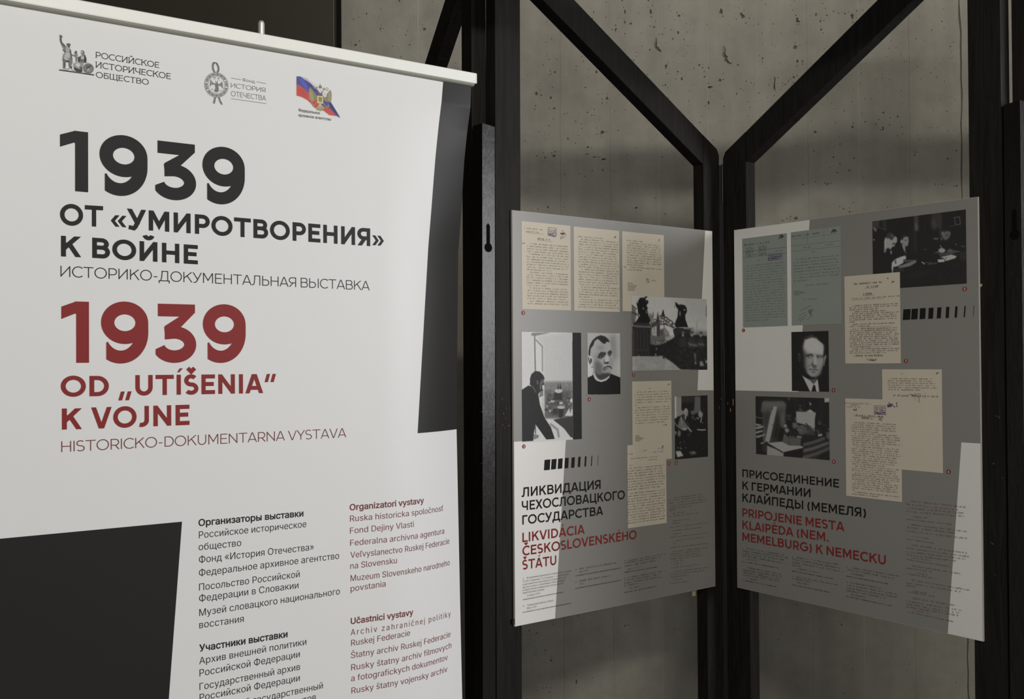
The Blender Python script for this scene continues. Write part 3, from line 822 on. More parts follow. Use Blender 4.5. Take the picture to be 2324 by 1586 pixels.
def panel(origin, direction, normal, batten=True, lean=0.0, chips=(), short_end=.789):
    """One frame of the screen; sp runs from its tall outer stile (0) to its short inner stile (.79)."""
    pl = Plane(origin, direction, normal)
    root = empty('frame_panel', pl.P(.4, TOPZ), screen)
    def bar(name, front, depth=TH, extra=(), mats=('wood',), bevel=.0018):
        mb = MB(); mb.prism([pl.P(s, t, 0) for s, t in front], [pl.P(s, t, -depth) for s, t in front])
        for pts, mi in extra: mb.poly([pl.P(s, t, .0006) for s, t in pts], mi)
        return mb.build(name, list(mats), root, bevel=0 if extra else bevel)
    up = lambda s: -.229 - (.79 - s) * .60
    sh, L = short_end, lean
    mats = ('wood', 'worn', 'speck')
    def flecks(part): return [(pts, mi) for p, pts, mi in chips if p == part]
    bar('tall_stile', [(0, -.80), (.075, -.80), (.075 - L, TOPZ), (-L, TOPZ)], extra=flecks('tall'), mats=mats)
    bar('short_stile', [(.721, up(.721) + .0005), (sh - .008, up(sh - .008)), (sh, up(sh) + .012), (sh, TOPZ), (.721, TOPZ)], extra=flecks('short'), mats=mats)
    bar('brace', [(.0755, up(.0755)), (.7205, up(.7205)), (.7205, up(.7205) + .084), (.0755, up(.0755) + .084)])
    bar('bottom_rail', [(.0755 - L, TOPZ - .14), (.7205, TOPZ - .14), (.7205, TOPZ - .06), (.0755 - L, TOPZ - .06)])
    if batten:
        mb = MB(); a, b = -.042, -.0055
        fr = [(a, -.200), (b, -.196), (b - L, TOPZ), (a - L, TOPZ)]
        mb.prism([pl.P(s, t, .001) for s, t in fr], [pl.P(s, t, -TH) for s, t in fr])
        c = (a + b) / 2 - .004; k = .094
        hole = [(c - .004, k - .052), (c + .001, k - .058), (c + .006, k - .052), (c + .006, k - .006)] + [(c + .001 + .011 * math.cos(q), k + .011 * math.sin(q)) for q in np.radians(np.linspace(-60, 240, 16))] + [(c - .004, k - .006)]
        mb.poly([pl.P(s, t, .0016) for s, t in hole], 1)
        for part, pts, mi in chips:
            if part == 'batten': mb.poly([pl.P(s, t, .0018) for s, t in pts], mi)
        mb.build('lock_batten', ['gloss', 'hole', 'speck'], root)
    return pl

def chip(s, t, w, h, seed):
    r = random.Random(seed); n = 8
    return [(s + .65 * w * r.uniform(.4, 1) * math.cos(i * math.tau / n), t + .75 * h * r.uniform(.4, 1) * math.sin(i * math.tau / n)) for i in range(n)]
F1 = Plane(P1.P(-.041, 0, -.0065), d1, n1); F1.o[2] = TOPZ
F2 = Plane(P2.P(.760, 0, -.0065), (-d2[0], -d2[1]), n2); F2.o[2] = TOPZ
ch1 = []
Zs = Zoom(840, 560, .3784)
for i, (x, y, w, h) in enumerate([(792,912,4,6),(815,968,3,8),(800,1000,4,7),(812,1030,3,7),(795,1068,4,6),(830,1072,5,6),(770,712,3,4),(820,722,2,5),(835,968,2,4),(765,1105,2,3),(805,1085,4,3)]):
    s, t = F1.st(*Zs((x, y))); k = Zs.k / 800; ch1.append(('tall', chip(s, t, w * k, h * k, i), 1))
for i, (x, y, w, h) in enumerate([(676,575,2,26),(672,470,1.5,10),(676,718,2,7),(678,820,3,6),(676,845,3,5),(668,988,2,6),(690,1118,2,4),(676,1205,2,4),(666,1300,2,4),(730,460,5,9),(748,500,1.2,30)]):
    s, t = F1.st(*Zs((x, y))); k = Zs.k / 800; ch1.append(('batten', chip(s, t, w * k, h * k, 30 + i), 2))
for i, (x, y, w, h) in enumerate([(1636, 905, 2, 4), (1632, 925, 2, 6)]):
    s, t = F1.st(x, y); k = 1 / 800; ch1.append(('short', chip(s, t, w * k, h * k, 60 + i), 2))
ch2 = []
for i, (x, y, w, h, m) in enumerate([(1664, 912, 3, 14, 1), (1658, 930, 3, 10, 1), (1652, 915, 2, 5, 1)]):
    s, t = F2.st(x, y); k = 1 / 700; ch2.append(('short', chip(s, t, w * k, h * k, 80 + i), m))
for i, (x, y, w, h) in enumerate([(2262, 944, 3, 2), (2267, 947, 2, 3), (2255, 1052, 3, 2), (2254, 1234, 3, 3), (2250, 1231, 2, 2), (2259, 1305, 2, 2), (2275, 1085, 1.5, 2)]):
    s, t = F2.st(x, y); k = 1 / 900; ch2.append(('tall', chip(s, t, w * k, h * k, 90 + i), 2))
F1p = panel(F1.o, d1, n1, True, .013, ch1, short_end=.786)
panel(F2.o, (-d2[0], -d2[1]), n2, True, -.002, ch2, short_end=.803)
hinge0 = np.array(F1.P(0, 0, -TH)) + np.array([-.001, .0005, 0])
n0 = np.array([-.93, -.36]) / np.hypot(.93, .36)
panel((hinge0[0] + n0[0] * TH, hinge0[1] + n0[1] * TH, TOPZ), (-.36, .93), n0, False, -.004)
hinge3 = np.array(F2.P(0, 0, -TH)) + np.array([.004, .001, 0])
panel((hinge3[0] + .601 * TH + .002, hinge3[1] - .799 * TH, TOPZ), (.799, .601), (.601, -.799), False)
hx = (np.array(F1.P(.794, 0, -.004)) + np.array(F2.P(.800, 0, -.004))) / 2
mb = MB(); mb.prism([F1.P(s, t, -TH - .002) for s, t in ((.735, -.203), (.90, -.203), (.90, TOPZ), (.735, TOPZ))], [F1.P(s, t, -TH - .008) for s, t in ((.735, -.203), (.90, -.203), (.90, TOPZ), (.735, TOPZ))])
mb.build('cover_strip', 'wood', screen)
for z in (1.95, 1.42, .35):
    mb = MB(); mb.cyl((hx[0], hx[1], z), (hx[0], hx[1], z + .11), .0035, seg=14)
    mb.build('hinge', 'steel', screen)
# ------------------------------------------------------------------ roll-up banner
BA = math.radians(34.8)
bd, bn = face(BA)
_bx = (1073 - 1162) / FOCAL * 2.0
BW = 0.85
_t0 = EYE + (815 - 183) / FOCAL * 2.0
class Sheet(Plane):
    """The hanging print: flat, but its right-hand edge curls away from the viewer below the rail."""
    TT = (-1, 0, .044, .089, .15, .20, .245, .324, .68, 1.04, 1.2, 2.0)
    AA = (0, 0, .003, .0155, .028, .034, .039, .052, .062, .052, .047, .02)
    def curl(self, s, t):
        r = BW - s
        if r >= .2: return 0.0
        return float(np.interp(t, self.TT, self.AA)) * ((.2 - r) / .2) ** 2
    def P(self, s, t, o=0.0):
        return Plane.P(self, s, t, o - self.curl(s, t))
    def st(self, px, py):
        s, t = Plane.st(self, px, py)
        for _ in range(12):                            # follow the curl
            c = self.curl(s, t)
            k = Plane(self.o - self.n * c, self.d, self.n); s, t = k.st(px, py)
        return s, t
SH = Sheet((_bx - BW * math.cos(BA), 2.0 - BW * math.sin(BA), _t0), bd, bn)
ban = empty('rollup_banner', SH.P(BW / 2, _t0))
tag(ban, 'white roll-up banner with big black and red 1939 headings', 'banner')
BH = _t0 - .11
rail = MB()
prof = [(-.009, .0215), (.0075, .0215), (.0095, .0195), (.0095, .0020), (.0085, .0004), (.003, .0008)]
low = [(.0070, .0008), (.0066, -.0012), (.0042, -.0036), (.0012, -.0046), (-.009, -.0046), (-.009, .0008)]
slab_s = (-.006, BW + .0055)
rail.prism([Plane.P(SH, slab_s[0], -z, o_) for o_, z in prof + [(-.009, .0008)]], [Plane.P(SH, slab_s[1], -z, o_) for o_, z in prof + [(-.009, .0008)]], 0)
rr = rail.build('top_rail', ['alu'], ban, bevel=.0008)
gv = MB(); gv.prism([Plane.P(SH, slab_s[0], -z, o_) for o_, z in low], [Plane.P(SH, slab_s[1] - .002, -z, o_) for o_, z in low], 0)
gv.build('clamp_strip', ['alu_dark'], rr)  # darker colour paints the shade under the rail lip
for s0, s1 in ((slab_s[0] - .0018, slab_s[0] - .0002), (slab_s[1] + .0002, slab_s[1] + .0018)):
    c = MB(); cp_ = [(-.009, .0215), (.0075, .0215), (.0095, .0195), (.0095, .0020), (.0085, .0010), (-.009, .0008)]
    c.prism([Plane.P(SH, s0, -z, o_) for o_, z in cp_], [Plane.P(SH, s1, -z, o_) for o_, z in cp_]); c.build('end_cap', 'alu', rr)
def grid(poly_rows, o_, mat, name, parent, label=None):
    """Strip of the sheet between s0(t) and s1(t) for rising t, following the curl."""
    mb = MB(); nst = 26
    for t, s0, s1 in poly_rows:
        for i in range(nst + 1):
            q = i / nst; mb.v.append(SH.P(s0 + (s1 - s0) * q, t, o_))
    for j in range(len(poly_rows) - 1):
        for i in range(nst):
            a = j * (nst + 1) + i; mb.f.append((a, a + nst + 1, a + nst + 2, a + 1)); mb.m.append(0)
    return mb.build(name, mat, parent, label, smooth=True, fix=False)
ts = list(np.linspace(-.006, BH, 240))
sheet = MB(); ss = list(np.linspace(0, BW - .2, 8)) + list(np.linspace(BW - .2, BW, 22))[1:]
for t in ts:
    for s in ss: sheet.v.append(SH.P(s, t, 0))
nn_ = len(ss)
for j in range(len(ts) - 1):
    for i in range(nn_ - 1): sheet.f.append((j * nn_ + i, (j + 1) * nn_ + i, (j + 1) * nn_ + i + 1, j * nn_ + i + 1)); sheet.m.append(0)
for i in range(nn_ * len(ts)):                         # back face, a paper's thickness behind
    p = sheet.v[i]; sheet.v.append((p[0] - SH.n[0] * .0006, p[1] - SH.n[1] * .0006, p[2]))
k0 = nn_ * len(ts)
sheet.f += [tuple(i + k0 for i in f_[::-1]) for f_ in list(sheet.f)]; sheet.m += [0] * (len(sheet.f) - len(sheet.m))
sh_o = sheet.build('printed_sheet', 'sheet', ban, smooth=True, fix=False)
# black printed areas
sT, tT = SH.st(1007.2, 181); sB, tB = SH.st(947.8, 983)
grid([(tT - .012 + (tB - tT + .012) * i / 160, sT + (sB - sT) * (i / 160), BW - .0002) for i in range(161)], .0003, 'banner_black', 'black_area', sh_o, 'black strip down the upper right edge')
sA, tA = SH.st(413, 1183.5); sC, tC = SH.st(383, 1586)
grid([(tA + (BH - tA) * i / 12, .0004, sA + (sC - sA) * ((BH - tA) * i / 12) / (tC - tA)) for i in range(13)], .0003, 'banner_black', 'black_area', sh_o, 'black block in the lower left corner')
# pole, cassette and feet
c0 = np.array(SH.P(BW / 2 + .004, 0, -.018)); z1 = EYE + (815 - 49) / FOCAL * 1.77 + .012
pole = MB(); pole.cyl((c0[0], c0[1], .10), (c0[0], c0[1], z1 - .004), .0056, seg=24); pole.cyl((c0[0], c0[1], z1 - .004), (c0[0], c0[1], z1), .0056, .0040, seg=24)
pole.build('support_pole', 'chrome', ban, smooth=False)
cas = MB(); cs = [(.045, .015), (.045, .075), (.030, .10), (.004, .112), (-.004, .112), (-.04, .10), (-.055, .07), (-.055, .015)]
cas.prism([Plane.P(SH, -.02, _t0 - z, o_) for o_, z in cs], [Plane.P(SH, BW + .02, _t0 - z, o_) for o_, z in cs]); cas.build('base_cassette', 'alu', ban, bevel=.002)
for s in (.10, BW - .14):
    ft = MB(); ft.prism([Plane.P(SH, s, _t0 - z, o_) for o_, z in ((-.16, 0), (.16, 0), (.15, .014), (-.15, .014))], [Plane.P(SH, s + .04, _t0 - z, o_) for o_, z in ((-.16, 0), (.16, 0), (.15, .014), (-.15, .014))])
    ft.build('foot', 'alu_dark', ban)

# headings
def heading(name, items, mat, label):
    mb = MB()
    for it in items: set_drawn(mb, SH, *it)
    mb.build(name, mat, sh_o, label)
def digits(name, spans, mat, base, top, label):
    """Numerals drawn one by one between measured left and right ends; base and top are pixel rows at the first stem."""
    mb = MB(); tb = SH.st(*base)[1]; tt = SH.st(*top)[1]
    for ch_, xl, xr, ym in spans:
        W, l, r, q = glyph(ch_, .215); s0 = SH.st(xl, ym)[0]; s1 = SH.st(xr, ym)[0]
        xs = [p[0] for g in q for p in g]; a, b = min(xs), max(xs)
        for i, g in enumerate(q): mb.poly([SH.P(s0 + (s1 - s0) * (x - a) / (b - a), tb + (tt - tb) * y, .0004 + (i % 90) * LIFT) for x, y in g])
    mb.build(name, mat, sh_o, label)
z = Zoom(100, 280, .25227)
digits('year_heading', [('1', z((143, 0))[0], z((396, 0))[0], 360), ('9', z((498, 0))[0], z((930, 0))[0], 376), ('3', z((1000, 0))[0], z((1367, 0))[0], 390), ('9', z((1424, 0))[0], z((1805, 0))[0], 402)],
       'banner_black', (199.6, 436.4), (197.5, 300.0), 'black numerals 1939')
z = Zoom(100, 660, .25227)
digits('year_heading', [('1', z((155, 0))[0], z((404, 0))[0], 750), ('9', z((512, 0))[0], z((937, 0))[0], 752), ('3', z((1003, 0))[0], z((1368, 0))[0], 756), ('9', z((1428, 0))[0], z((1813, 0))[0], 758)],
       'banner_red', (186, 823.2), (186, 684.3), 'red numerals 1939')
WB, WL = .205, .082
heading('title_text', [('ОТ', WB, (136.1, 510.3), (234.0, 515.0), (136.1, 462.0)), ('«УМИРОТВОРЕНИЯ»', WB, (250.9, 516.6), (871.1, 560.8), (250.9, 470.0)),
                       ('К', WB, (138.3, 581.8), (184.5, 583.8), (138.3, 534.8)), ('ВОЙНЕ', WB, (209.2, 585.0), (448.9, 599.9), (209.2, 539.0))], 'banner_black', 'black title, appeasement to war')
heading('subtitle_text', [('ИСТОРИКО-ДОКУМЕНТАЛЬНАЯ ВЫСТАВКА', WL, (137.3, 627.6), (838.9, 658.8), (137.3, 602.9))], 'banner_black', 'thin black subtitle')
heading('title_text', [('OD', WB, (137.8, 900.0), (247.0, 898.6), (137.8, 853.0)), ('„UTÍŠENIA“', WB, (268.3, 898.3), (626.9, 891.2), (268.3, 851.4)),
                       ('K', WB, (140.4, 974.8), (186.4, 973.6), (140.4, 926.9)), ('VOJNE', WB, (206.5, 973.0), (430.0, 964.0), (206.5, 924.5))], 'banner_red', 'red Slovak title')
heading('subtitle_text', [('HISTORICKO-DOKUMENTARNA VYSTAVA', WL, (139.1, 1025.8), (785.7, 992.1), (139.1, 1001.3))], 'banner_red_thin', 'thin red subtitle')
# lists of organisers and participants
def listing(name, rows, mat, label):
    mb = MB()
    for text, a, b, cap, bold, sp in rows: set_running(mb, SH, text, a, b, cap, .0004, 0, bold, sp)
    mb.build(name, mat, sh_o, label)
B_, N_ = .030, -.006
listing('organiser_list', [
 ('Организаторы выставки', (450.5, 1193.6), (688.5, 1171.4), 15.2, B_, 1), ('Российское историческое', (451.4, 1221.4), (695.1, 1195.8), 15.8, N_, 1),
 ('общество', (450.9, 1248.7), (547.4, 1238.6), 15.8, N_, 1), ('Фонд «История Отечества»', (451.4, 1277.6), (712.2, 1247.6), 16, N_, 1),
 ('Федеральное архивное агентство', (451.4, 1307.6), (769.5, 1267.6), 16, N_, 1), ('Посольство Российской', (451.8, 1340.3), (680, 1309.3), 16, N_, 1),
 ('Федерации в Словакии', (451.8, 1365.6), (677.1, 1334.5), 16, N_, 1), ('Музей словацкого национального', (452.2, 1398.0), (771.2, 1348.2), 16, N_, 1),
 ('восстания', (452.2, 1425.7), (553.1, 1410.9), 16, N_, 1)], 'banner_black', 'black list of organisers')
listing('participant_list', [
 ('Участники выставки', (452.2, 1478.4), (652.5, 1445.3), 15.6, B_, 1), ('Архив внешней политики', (452.2, 1507.4), (695.1, 1462.8), 16, N_, 1),
 ('Российской Федерации', (452.8, 1534.9), (680.3, 1490.8), 16, N_, 1), ('Государственный архив', (452.8, 1566.1), (680.9, 1519.6), 16, N_, 1),
 ('Российской Федерации', (453.2, 1590.6), (680.3, 1544.8), 16, N_, 1), ('Российский государственный', (453.4, 1623.0), (732.6, 1561.8), 16, N_, 1),
 ('архив кинофотодокументов', (453.6, 1652.0), (716.9, 1588.0), 16, N_, 1)], 'banner_black', 'black list of participants')
listing('organiser_list', [
 ('Organizatori vystavy', (793.5, 1157.9), (962.2, 1141.3), 13.6, B_, 1), ('Ruska historicka spoločnosť', (794.4, 1183.5), (1005.4, 1159.0), 13.6, N_, 1),
 ('Fond Dejiny Vlasti', (794.4, 1210.9), (939.2, 1195.2), 13.8, N_, 1), ('Federalna archivna agentura', (794.8, 1238.6), (1008.1, 1210.6), 13.8, N_, 1),
 ('Veľvyslanectvo Ruskej Federacie', (795.4, 1266.0), (1019.6, 1233.4), 13.8, N_, 1), ('na Slovensku', (795, 1291.0), (900.7, 1277.6), 13.8, N_, 1),
 ('Muzeum Slovenskeho narodneho', (795.7, 1318.9), (1020.4, 1282.0), 13.8, N_, 1), ('povstania', (795.8, 1342.4), (874.8, 1330.6), 13.8, N_, 1)], 'banner_red_thin', 'red list of organisers')
listing('participant_list', [
 ('Učastnici vystavy', (796, 1416.0), (937.9, 1395.0), 13.6, B_, 1), ('Archiv zahraničnej politiky', (796, 1441.6), (1022.6, 1398.4), 13.6, N_, 1.22),
 ('Ruskej Federacie', (796.9, 1465.6), (930.6, 1441.8), 13.8, N_, 1), ('Štatny archiv Ruskej Federacie', (796.5, 1493.6), (1022.1, 1444.4), 13.8, N_, 1),
 ('Rusky štatny archiv filmovych', (797.2, 1521.2), (1024.2, 1469.7), 13.8, N_, 1), ('a fotografickych dokumentov', (796.8, 1546.0), (1015.9, 1496.9), 13.8, N_, 1),
 ('Rusky štatny vojensky archiv', (797.7, 1573.9), (1015.2, 1523.6), 13.8, N_, 1)], 'banner_red_thin', 'red list of participants')
# logos along the top
heading('society_name', [(t_, .105, a, b, c_, .0004, 0, True) for t_, a, b, c_ in [
 ('РОССИЙСКОЕ', (217.6, 130.9), (361.1, 154.5), (217.6, 117.4)), ('ИСТОРИЧЕСКОЕ', (217.6, 153.3), (387.4, 180.0), (217.6, 139.6)), ('ОБЩЕСТВО', (217.6, 175.6), (337.5, 192.9), (217.6, 162.6))]], 'banner_black', 'serif society name')
mb = MB()
set_running(mb, SH, 'Фонд', (550.2, 184.2), (578.2, 189.0), 7.2, .0004, 0, -.012)
set_drawn(mb, SH, 'ИСТОРИЯ', .085, (524.0, 198.2), (602.3, 209.9), (524.0, 187.9), .0004)
set_drawn(mb, SH, 'ОТЕЧЕСТВА', .085, (524.3, 217.8), (603.5, 228.6), (524.3, 206.4), .0004)
zz = Zoom(440, 110, .17212)
for a, b in (((490, 390), (620, 412)), ((825, 440), (950, 463)), ((490, 661), (952, 727))):
    p, q = zz(a), zz(b); mb.poly([SH.P(*SH.st(p[0], p[1] - .45), .0004), SH.P(*SH.st(q[0], q[1] - .45), .0004), SH.P(*SH.st(q[0], q[1] + .45), .0004), SH.P(*SH.st(p[0], p[1] + .45), .0004)])
mb.build('foundation_name', 'banner_grey', sh_o, 'thin grey foundation name between rules')
mb = MB()
set_running(mb, SH, 'Федеральное', (677.2, 252.4), (726, 259.8), 6.4, .0004, 0, .028); set_running(mb, SH, 'архивное агентство', (677.2, 263.8), (751.2, 274.2), 6.4, .0004, 0, .028)
mb.build('agency_name', 'banner_grey', sh_o, 'small bold agency name')

WHITE = 222
# monument emblem: raised-arm figure and seated figure with a shield
p = Pic(SH, (131, 76), (216, 172), 150, WHITE, Zoom(125, 70, .07252), .98)
p.poly([(130,1205),(1222,1365),(1222,1440),(130,1270)], 45)
for a, b in ((430, 690), (760, 870)): p.line([(a, 1290 + (a - 430) * .13), (b, 1290 + (b - 430) * .13)], 14, 110)
p.poly([(140,280),(150,200),(125,140),(150,150),(155,125),(172,150),(185,122),(195,150),(215,125),(212,180),(245,200),(205,215),(200,260),(215,340),(255,400),(305,470),(320,560),(270,580),(215,480),(170,380)], 80)
p.poly([(215,400),(270,400),(330,480),(400,520),(470,560),(500,620),(520,760),(545,900),(545,1000),(470,1180),(430,1120),(430,980),(330,965),(330,1100),(315,1190),(245,1160),(245,960),(225,920),(240,780),(290,680),(260,600)], 120)
p.poly([(300,690),(440,670),(470,760),(430,900),(330,930),(270,880)], 195, .9, 2); p.poly([(330,500),(450,560),(450,660),(340,670)], 175, .9, 1)
p.line([(250,600),(310,660)], 30, 60); p.line([(470,600),(500,760),(530,880)], 26, 70); p.poly([(330,960),(440,940),(445,1110),(425,1100),(420,985),(330,985)], 60)
p.line([(300,480),(260,420)], 34, 60); p.poly([(250,950),(320,960),(315,1150),(255,1150)], 100); p.line([(285,970),(285,1140)], 14, 60); p.line([(340,820),(400,880),(440,840)], 14, 110); p.line([(250,900),(440,960)], 22, 65)
p.poly([(355,430),(370,395),(420,385),(470,400),(490,435),(465,460),(455,520),(430,530),(395,490),(360,470)], 110); p.poly([(400,470),(470,450),(450,530),(425,530)], 55); p.line([(365,425),(480,440)], 16, 60)
p.line([(255,1180),(400,1210),(470,1150)], 36, 150); p.line([(480,1150),(540,1230),(640,1270)], 40, 160); p.poly([(450,1130),(540,1100),(520,1180),(470,1170)], 70)
p.line([(500,740),(600,790),(690,760)], 40, 95); p.poly([(600,720),(610,660),(650,625),(695,650),(690,700),(705,740),(700,800),(690,960),(650,1000),(640,820)], 130); p.ell(650,665,30,38,80); p.line([(640,820),(655,980)], 16, 90)
p.poly([(805,720),(815,620),(850,605),(900,630),(925,700),(905,740),(850,750)], 105); p.ell(840,670,28,40,180); p.poly([(700,830),(850,760),(940,740),(980,860),(985,1000),(900,1010),(800,1000),(720,990)], 110)
p.poly([(900,750),(975,860),(975,1000),(920,990),(900,860)], 45); p.poly([(705,840),(790,820),(780,980),(715,980)], 65); p.poly([(820,800),(900,790),(910,890),(810,890)], 190); p.line([(800,900),(930,915)], 14, 60)
p.poly([(560,1040),(650,1000),(900,990),(860,1200),(850,1320),(680,1300),(600,1200)], 150); p.poly([(580,1130),(700,1180),(860,1240),(820,1310),(680,1290),(600,1220)], 60); p.poly([(620,1040),(760,1010),(800,1090),(700,1150)], 205); p.poly([(770,1120),(840,1150),(840,1240),(780,1190)], 50)
p.ell(1040,1180,172,165,130, rot=20); p.ell(1040,1180,140,132,70, rot=20); p.ell(1040,1180,126,118,140, rot=20); p.ell(1030,1160,70,60,80); p.ell(1060,1200,50,40,165); p.blobs((950, 1090, 1130, 1270), 24, (10, 24), [60, 90, 170]); p.line([(980,960),(1050,1010)], 30, 200)
p.blobs((260, 500, 500, 900), 14, (8, 20), [90, 200], .5); p.blobs((600, 1000, 850, 1250), 14, (8, 22), [90, 190], .5)
p.build('monument_emblem', sh_o, .0004, 'emblem', .35, 'grey emblem of two bronze figures on a plinth', cut=True)
# seal emblem on a cord
p = Pic(SH, (462, 137), (520, 240), 110, WHITE, Zoom(450, 130, .07253), .98)
def cord(pts):
    p.line(pts, 56, 95); p.line(pts, 26, 160, .9)
    for a, b in zip(pts[:-1], pts[1:]):
        for k in (.2, .6): p.ell(a[0] + (b[0] - a[0]) * k, a[1] + (b[1] - a[1]) * k, 12, 16, 70, .8)
cord([(515,485),(470,400),(452,320),(455,230),(485,170),(520,155),(570,190),(610,260),(635,330),(625,420),(590,490)]); cord([(525,1240),(510,1340),(485,1450)]); cord([(640,1250),(680,1370),(730,1465)])
E0 = dict(rot=28)
p.ell(565,868,372,402,150, rot=-28); p.ell(565,868,345,372,205, rot=-28); p.ell(565,868,268,292,130, rot=-28); p.ell(565,868,250,272,WHITE, rot=-28)
for i in range(46):
    a = i / 46 * math.tau
    if i % 23 in (0, 5): continue
    cx, cy = 330 * math.cos(a), 358 * math.sin(a); cx, cy = (cx * .93, cy * .93); c_, s_ = math.cos(math.radians(-28)), math.sin(math.radians(-28)); X, Y = 565 + cx * c_ - cy * s_, 868 + cx * s_ + cy * c_
    p.line([(X - (X - 565) * .04, Y - (Y - 868) * .04), (X + (X - 565) * .06, Y + (Y - 868) * .06)], 24 if i % 3 else 34, 75)
G = 120
p.poly([(520,640),(545,760),(570,790),(600,720),(610,690),(600,830),(640,830),(630,920),(640,1030),(600,1100),(540,1095),(500,1080),(530,960),(510,850),(540,820)], G)
p.ell(510,640,38,18,G); p.ell(625,665,36,18,G); p.line([(470,680),(510,690)], 16, 150); p.line([(640,715),(670,720)], 16, 150)
p.poly([(540,830),(450,790),(390,690),(360,720),(345,950),(410,860),(520,860)], 125); p.poly([(620,850),(700,810),(730,760),(770,800),(790,1030),(740,950),(640,880)], 125)
p.line([(365,720),(350,930)], 18, 190); p.line([(755,790),(785,1020)], 18, 190); p.line([(420,850),(390,730)], 8, 200); p.line([(690,860),(740,960)], 8, 200)
p.line([(520,1000),(480,1060)], 16, 130); p.line([(630,1000),(650,1070)], 16, 130); p.ell(435,1005,22,22,140); p.ell(705,1045,20,20,140)
p.build('seal_emblem', sh_o, .0004, 'emblem', .35, 'grey round seal emblem hanging from a looped cord', cut=True)
# flag emblem with gilt eagle
p = Pic(SH, (671, 170), (775, 272), 160, WHITE, Zoom(660, 160, .07567), .98)
wv = lambda pts, c, a=1.0, s=0.0: p.poly(pts, c, a, s)
wv([(340,200),(490,230),(620,330),(800,450),(950,620),(1100,760),(1200,930),(900,760),(640,480),(440,320)], (218,214,222))
wv([(340,200),(490,230),(600,400),(450,320)], (196,186,206), .9, 1)
wv([(170,170),(300,185),(380,250),(600,400),(800,600),(1000,800),(1180,930),(1300,1120),(1480,1420),(1380,1370),(1180,1180),(980,1080),(760,900),(560,680),(380,540),(240,430),(170,430)], (84,82,150))
wv([(250,185),(330,205),(480,430),(540,640),(440,570),(330,430)], (92,100,190), .9, 3); wv([(400,270),(620,420),(700,560),(600,520)], (70,66,120), .9, 3); wv([(1180,930),(1480,1420),(1350,1300),(1160,1050)], (62,56,90), .9, 2)
wv([(170,430),(240,430),(380,540),(560,680),(760,900),(980,1080),(1150,1130),(1380,1370),(1150,1335),(1000,1220),(860,1160),(700,1110),(620,1000),(480,880),(330,800),(170,750)], (196,84,76))
wv([(300,520),(420,640),(420,820),(360,700)], (160,84,74), .8, 4); wv([(560,800),(760,1000),(700,1100),(620,980)], (176,70,66), .8, 3); wv([(1050,1130),(1200,1180),(1330,1350),(1150,1330)], (202,88,80), .8, 2)
GO, GD, GL = (142,134,106), (96,88,64), (206,200,160)
wv([(580,490),(640,560),(740,700),(790,780),(790,880),(700,900),(600,850),(550,800),(540,660),(560,560)], GO); wv([(1180,580),(1215,650),(1225,760),(1210,880),(1150,950),(1040,930),(970,880),(970,830),(1060,790),(1080,700)], GO)
for i in range(9):
    y = 560 + i * 36; p.line([(548, y), (640 + i * 6, y + 90)], 12, GL, .9); p.line([(555, y + 18), (650, y + 110)], 10, GD, .8)
    p.line([(1218, 640 + i * 32), (1110, 690 + i * 28)], 12, GL, .9); p.line([(1218, 655 + i * 32), (1100, 705 + i * 28)], 10, GD, .8)
wv([(750,560),(800,570),(850,650),(870,740),(800,740),(840,680)], (120,106,92)); wv([(1000,600),(940,620),(890,680),(880,740),(950,740),(940,660)], (120,106,92)); wv([(820,570),(900,560),(950,600),(880,680)], (206,204,214), .9, 1)
p.ell(880,485,46,46,GO); p.line([(835,520),(925,520)], 18, GD); p.line([(880,405),(880,440)], 16, (170,120,100)); p.ell(770,525,34,30,GO); p.ell(990,560,34,30,GO); p.line([(770,480),(770,500)], 10, GD); p.line([(990,510),(990,530)], 10, GD)
p.ring(690,500,28,44,14,GO); p.ring(1080,560,34,44,14,GO); p.line([(640,520),(700,600),(760,610)], 22, (60,54,90)); p.ell(1010,720,70,60,(204,204,212),.9)
wv([(860,980),(880,980),(940,1040),(1010,1130),(980,1190),(880,1215),(780,1180),(740,1140),(820,1060)], GO)
for i in range(7): p.line([(875, 1000), (760 + i * 40, 1150 + (30 if 1 < i < 5 else 0))], 12, GL, .9)
p.line([(760,960),(700,1060),(660,1050)], 34, GO); p.line([(980,990),(1060,1100),(1130,1090)], 34, GO); p.ell(1120,1060,36,40,(130,130,120)); p.ell(1070,1000,36,44,(70,90,170)); p.line([(600,900),(680,1040)], 12, GL, .8); p.ell(740,1090,34,20,(210,84,74)); p.ell(820,1020,28,26,(206,84,76))
wv([(790,755),(965,770),(965,985),(790,965)], (218,206,140)); wv([(825,790),(935,800),(935,950),(825,935)], (160,142,88)); p.blobs((835, 800, 925, 940), 14, (10, 22), [120, 190], .6); p.line([(790,960),(880,1000),(965,980)], 16, GL)
p.build('flag_emblem', sh_o, .0004, 'emblem', .3, 'white blue and red flag emblem with a gilt double-headed eagle', cut=True)
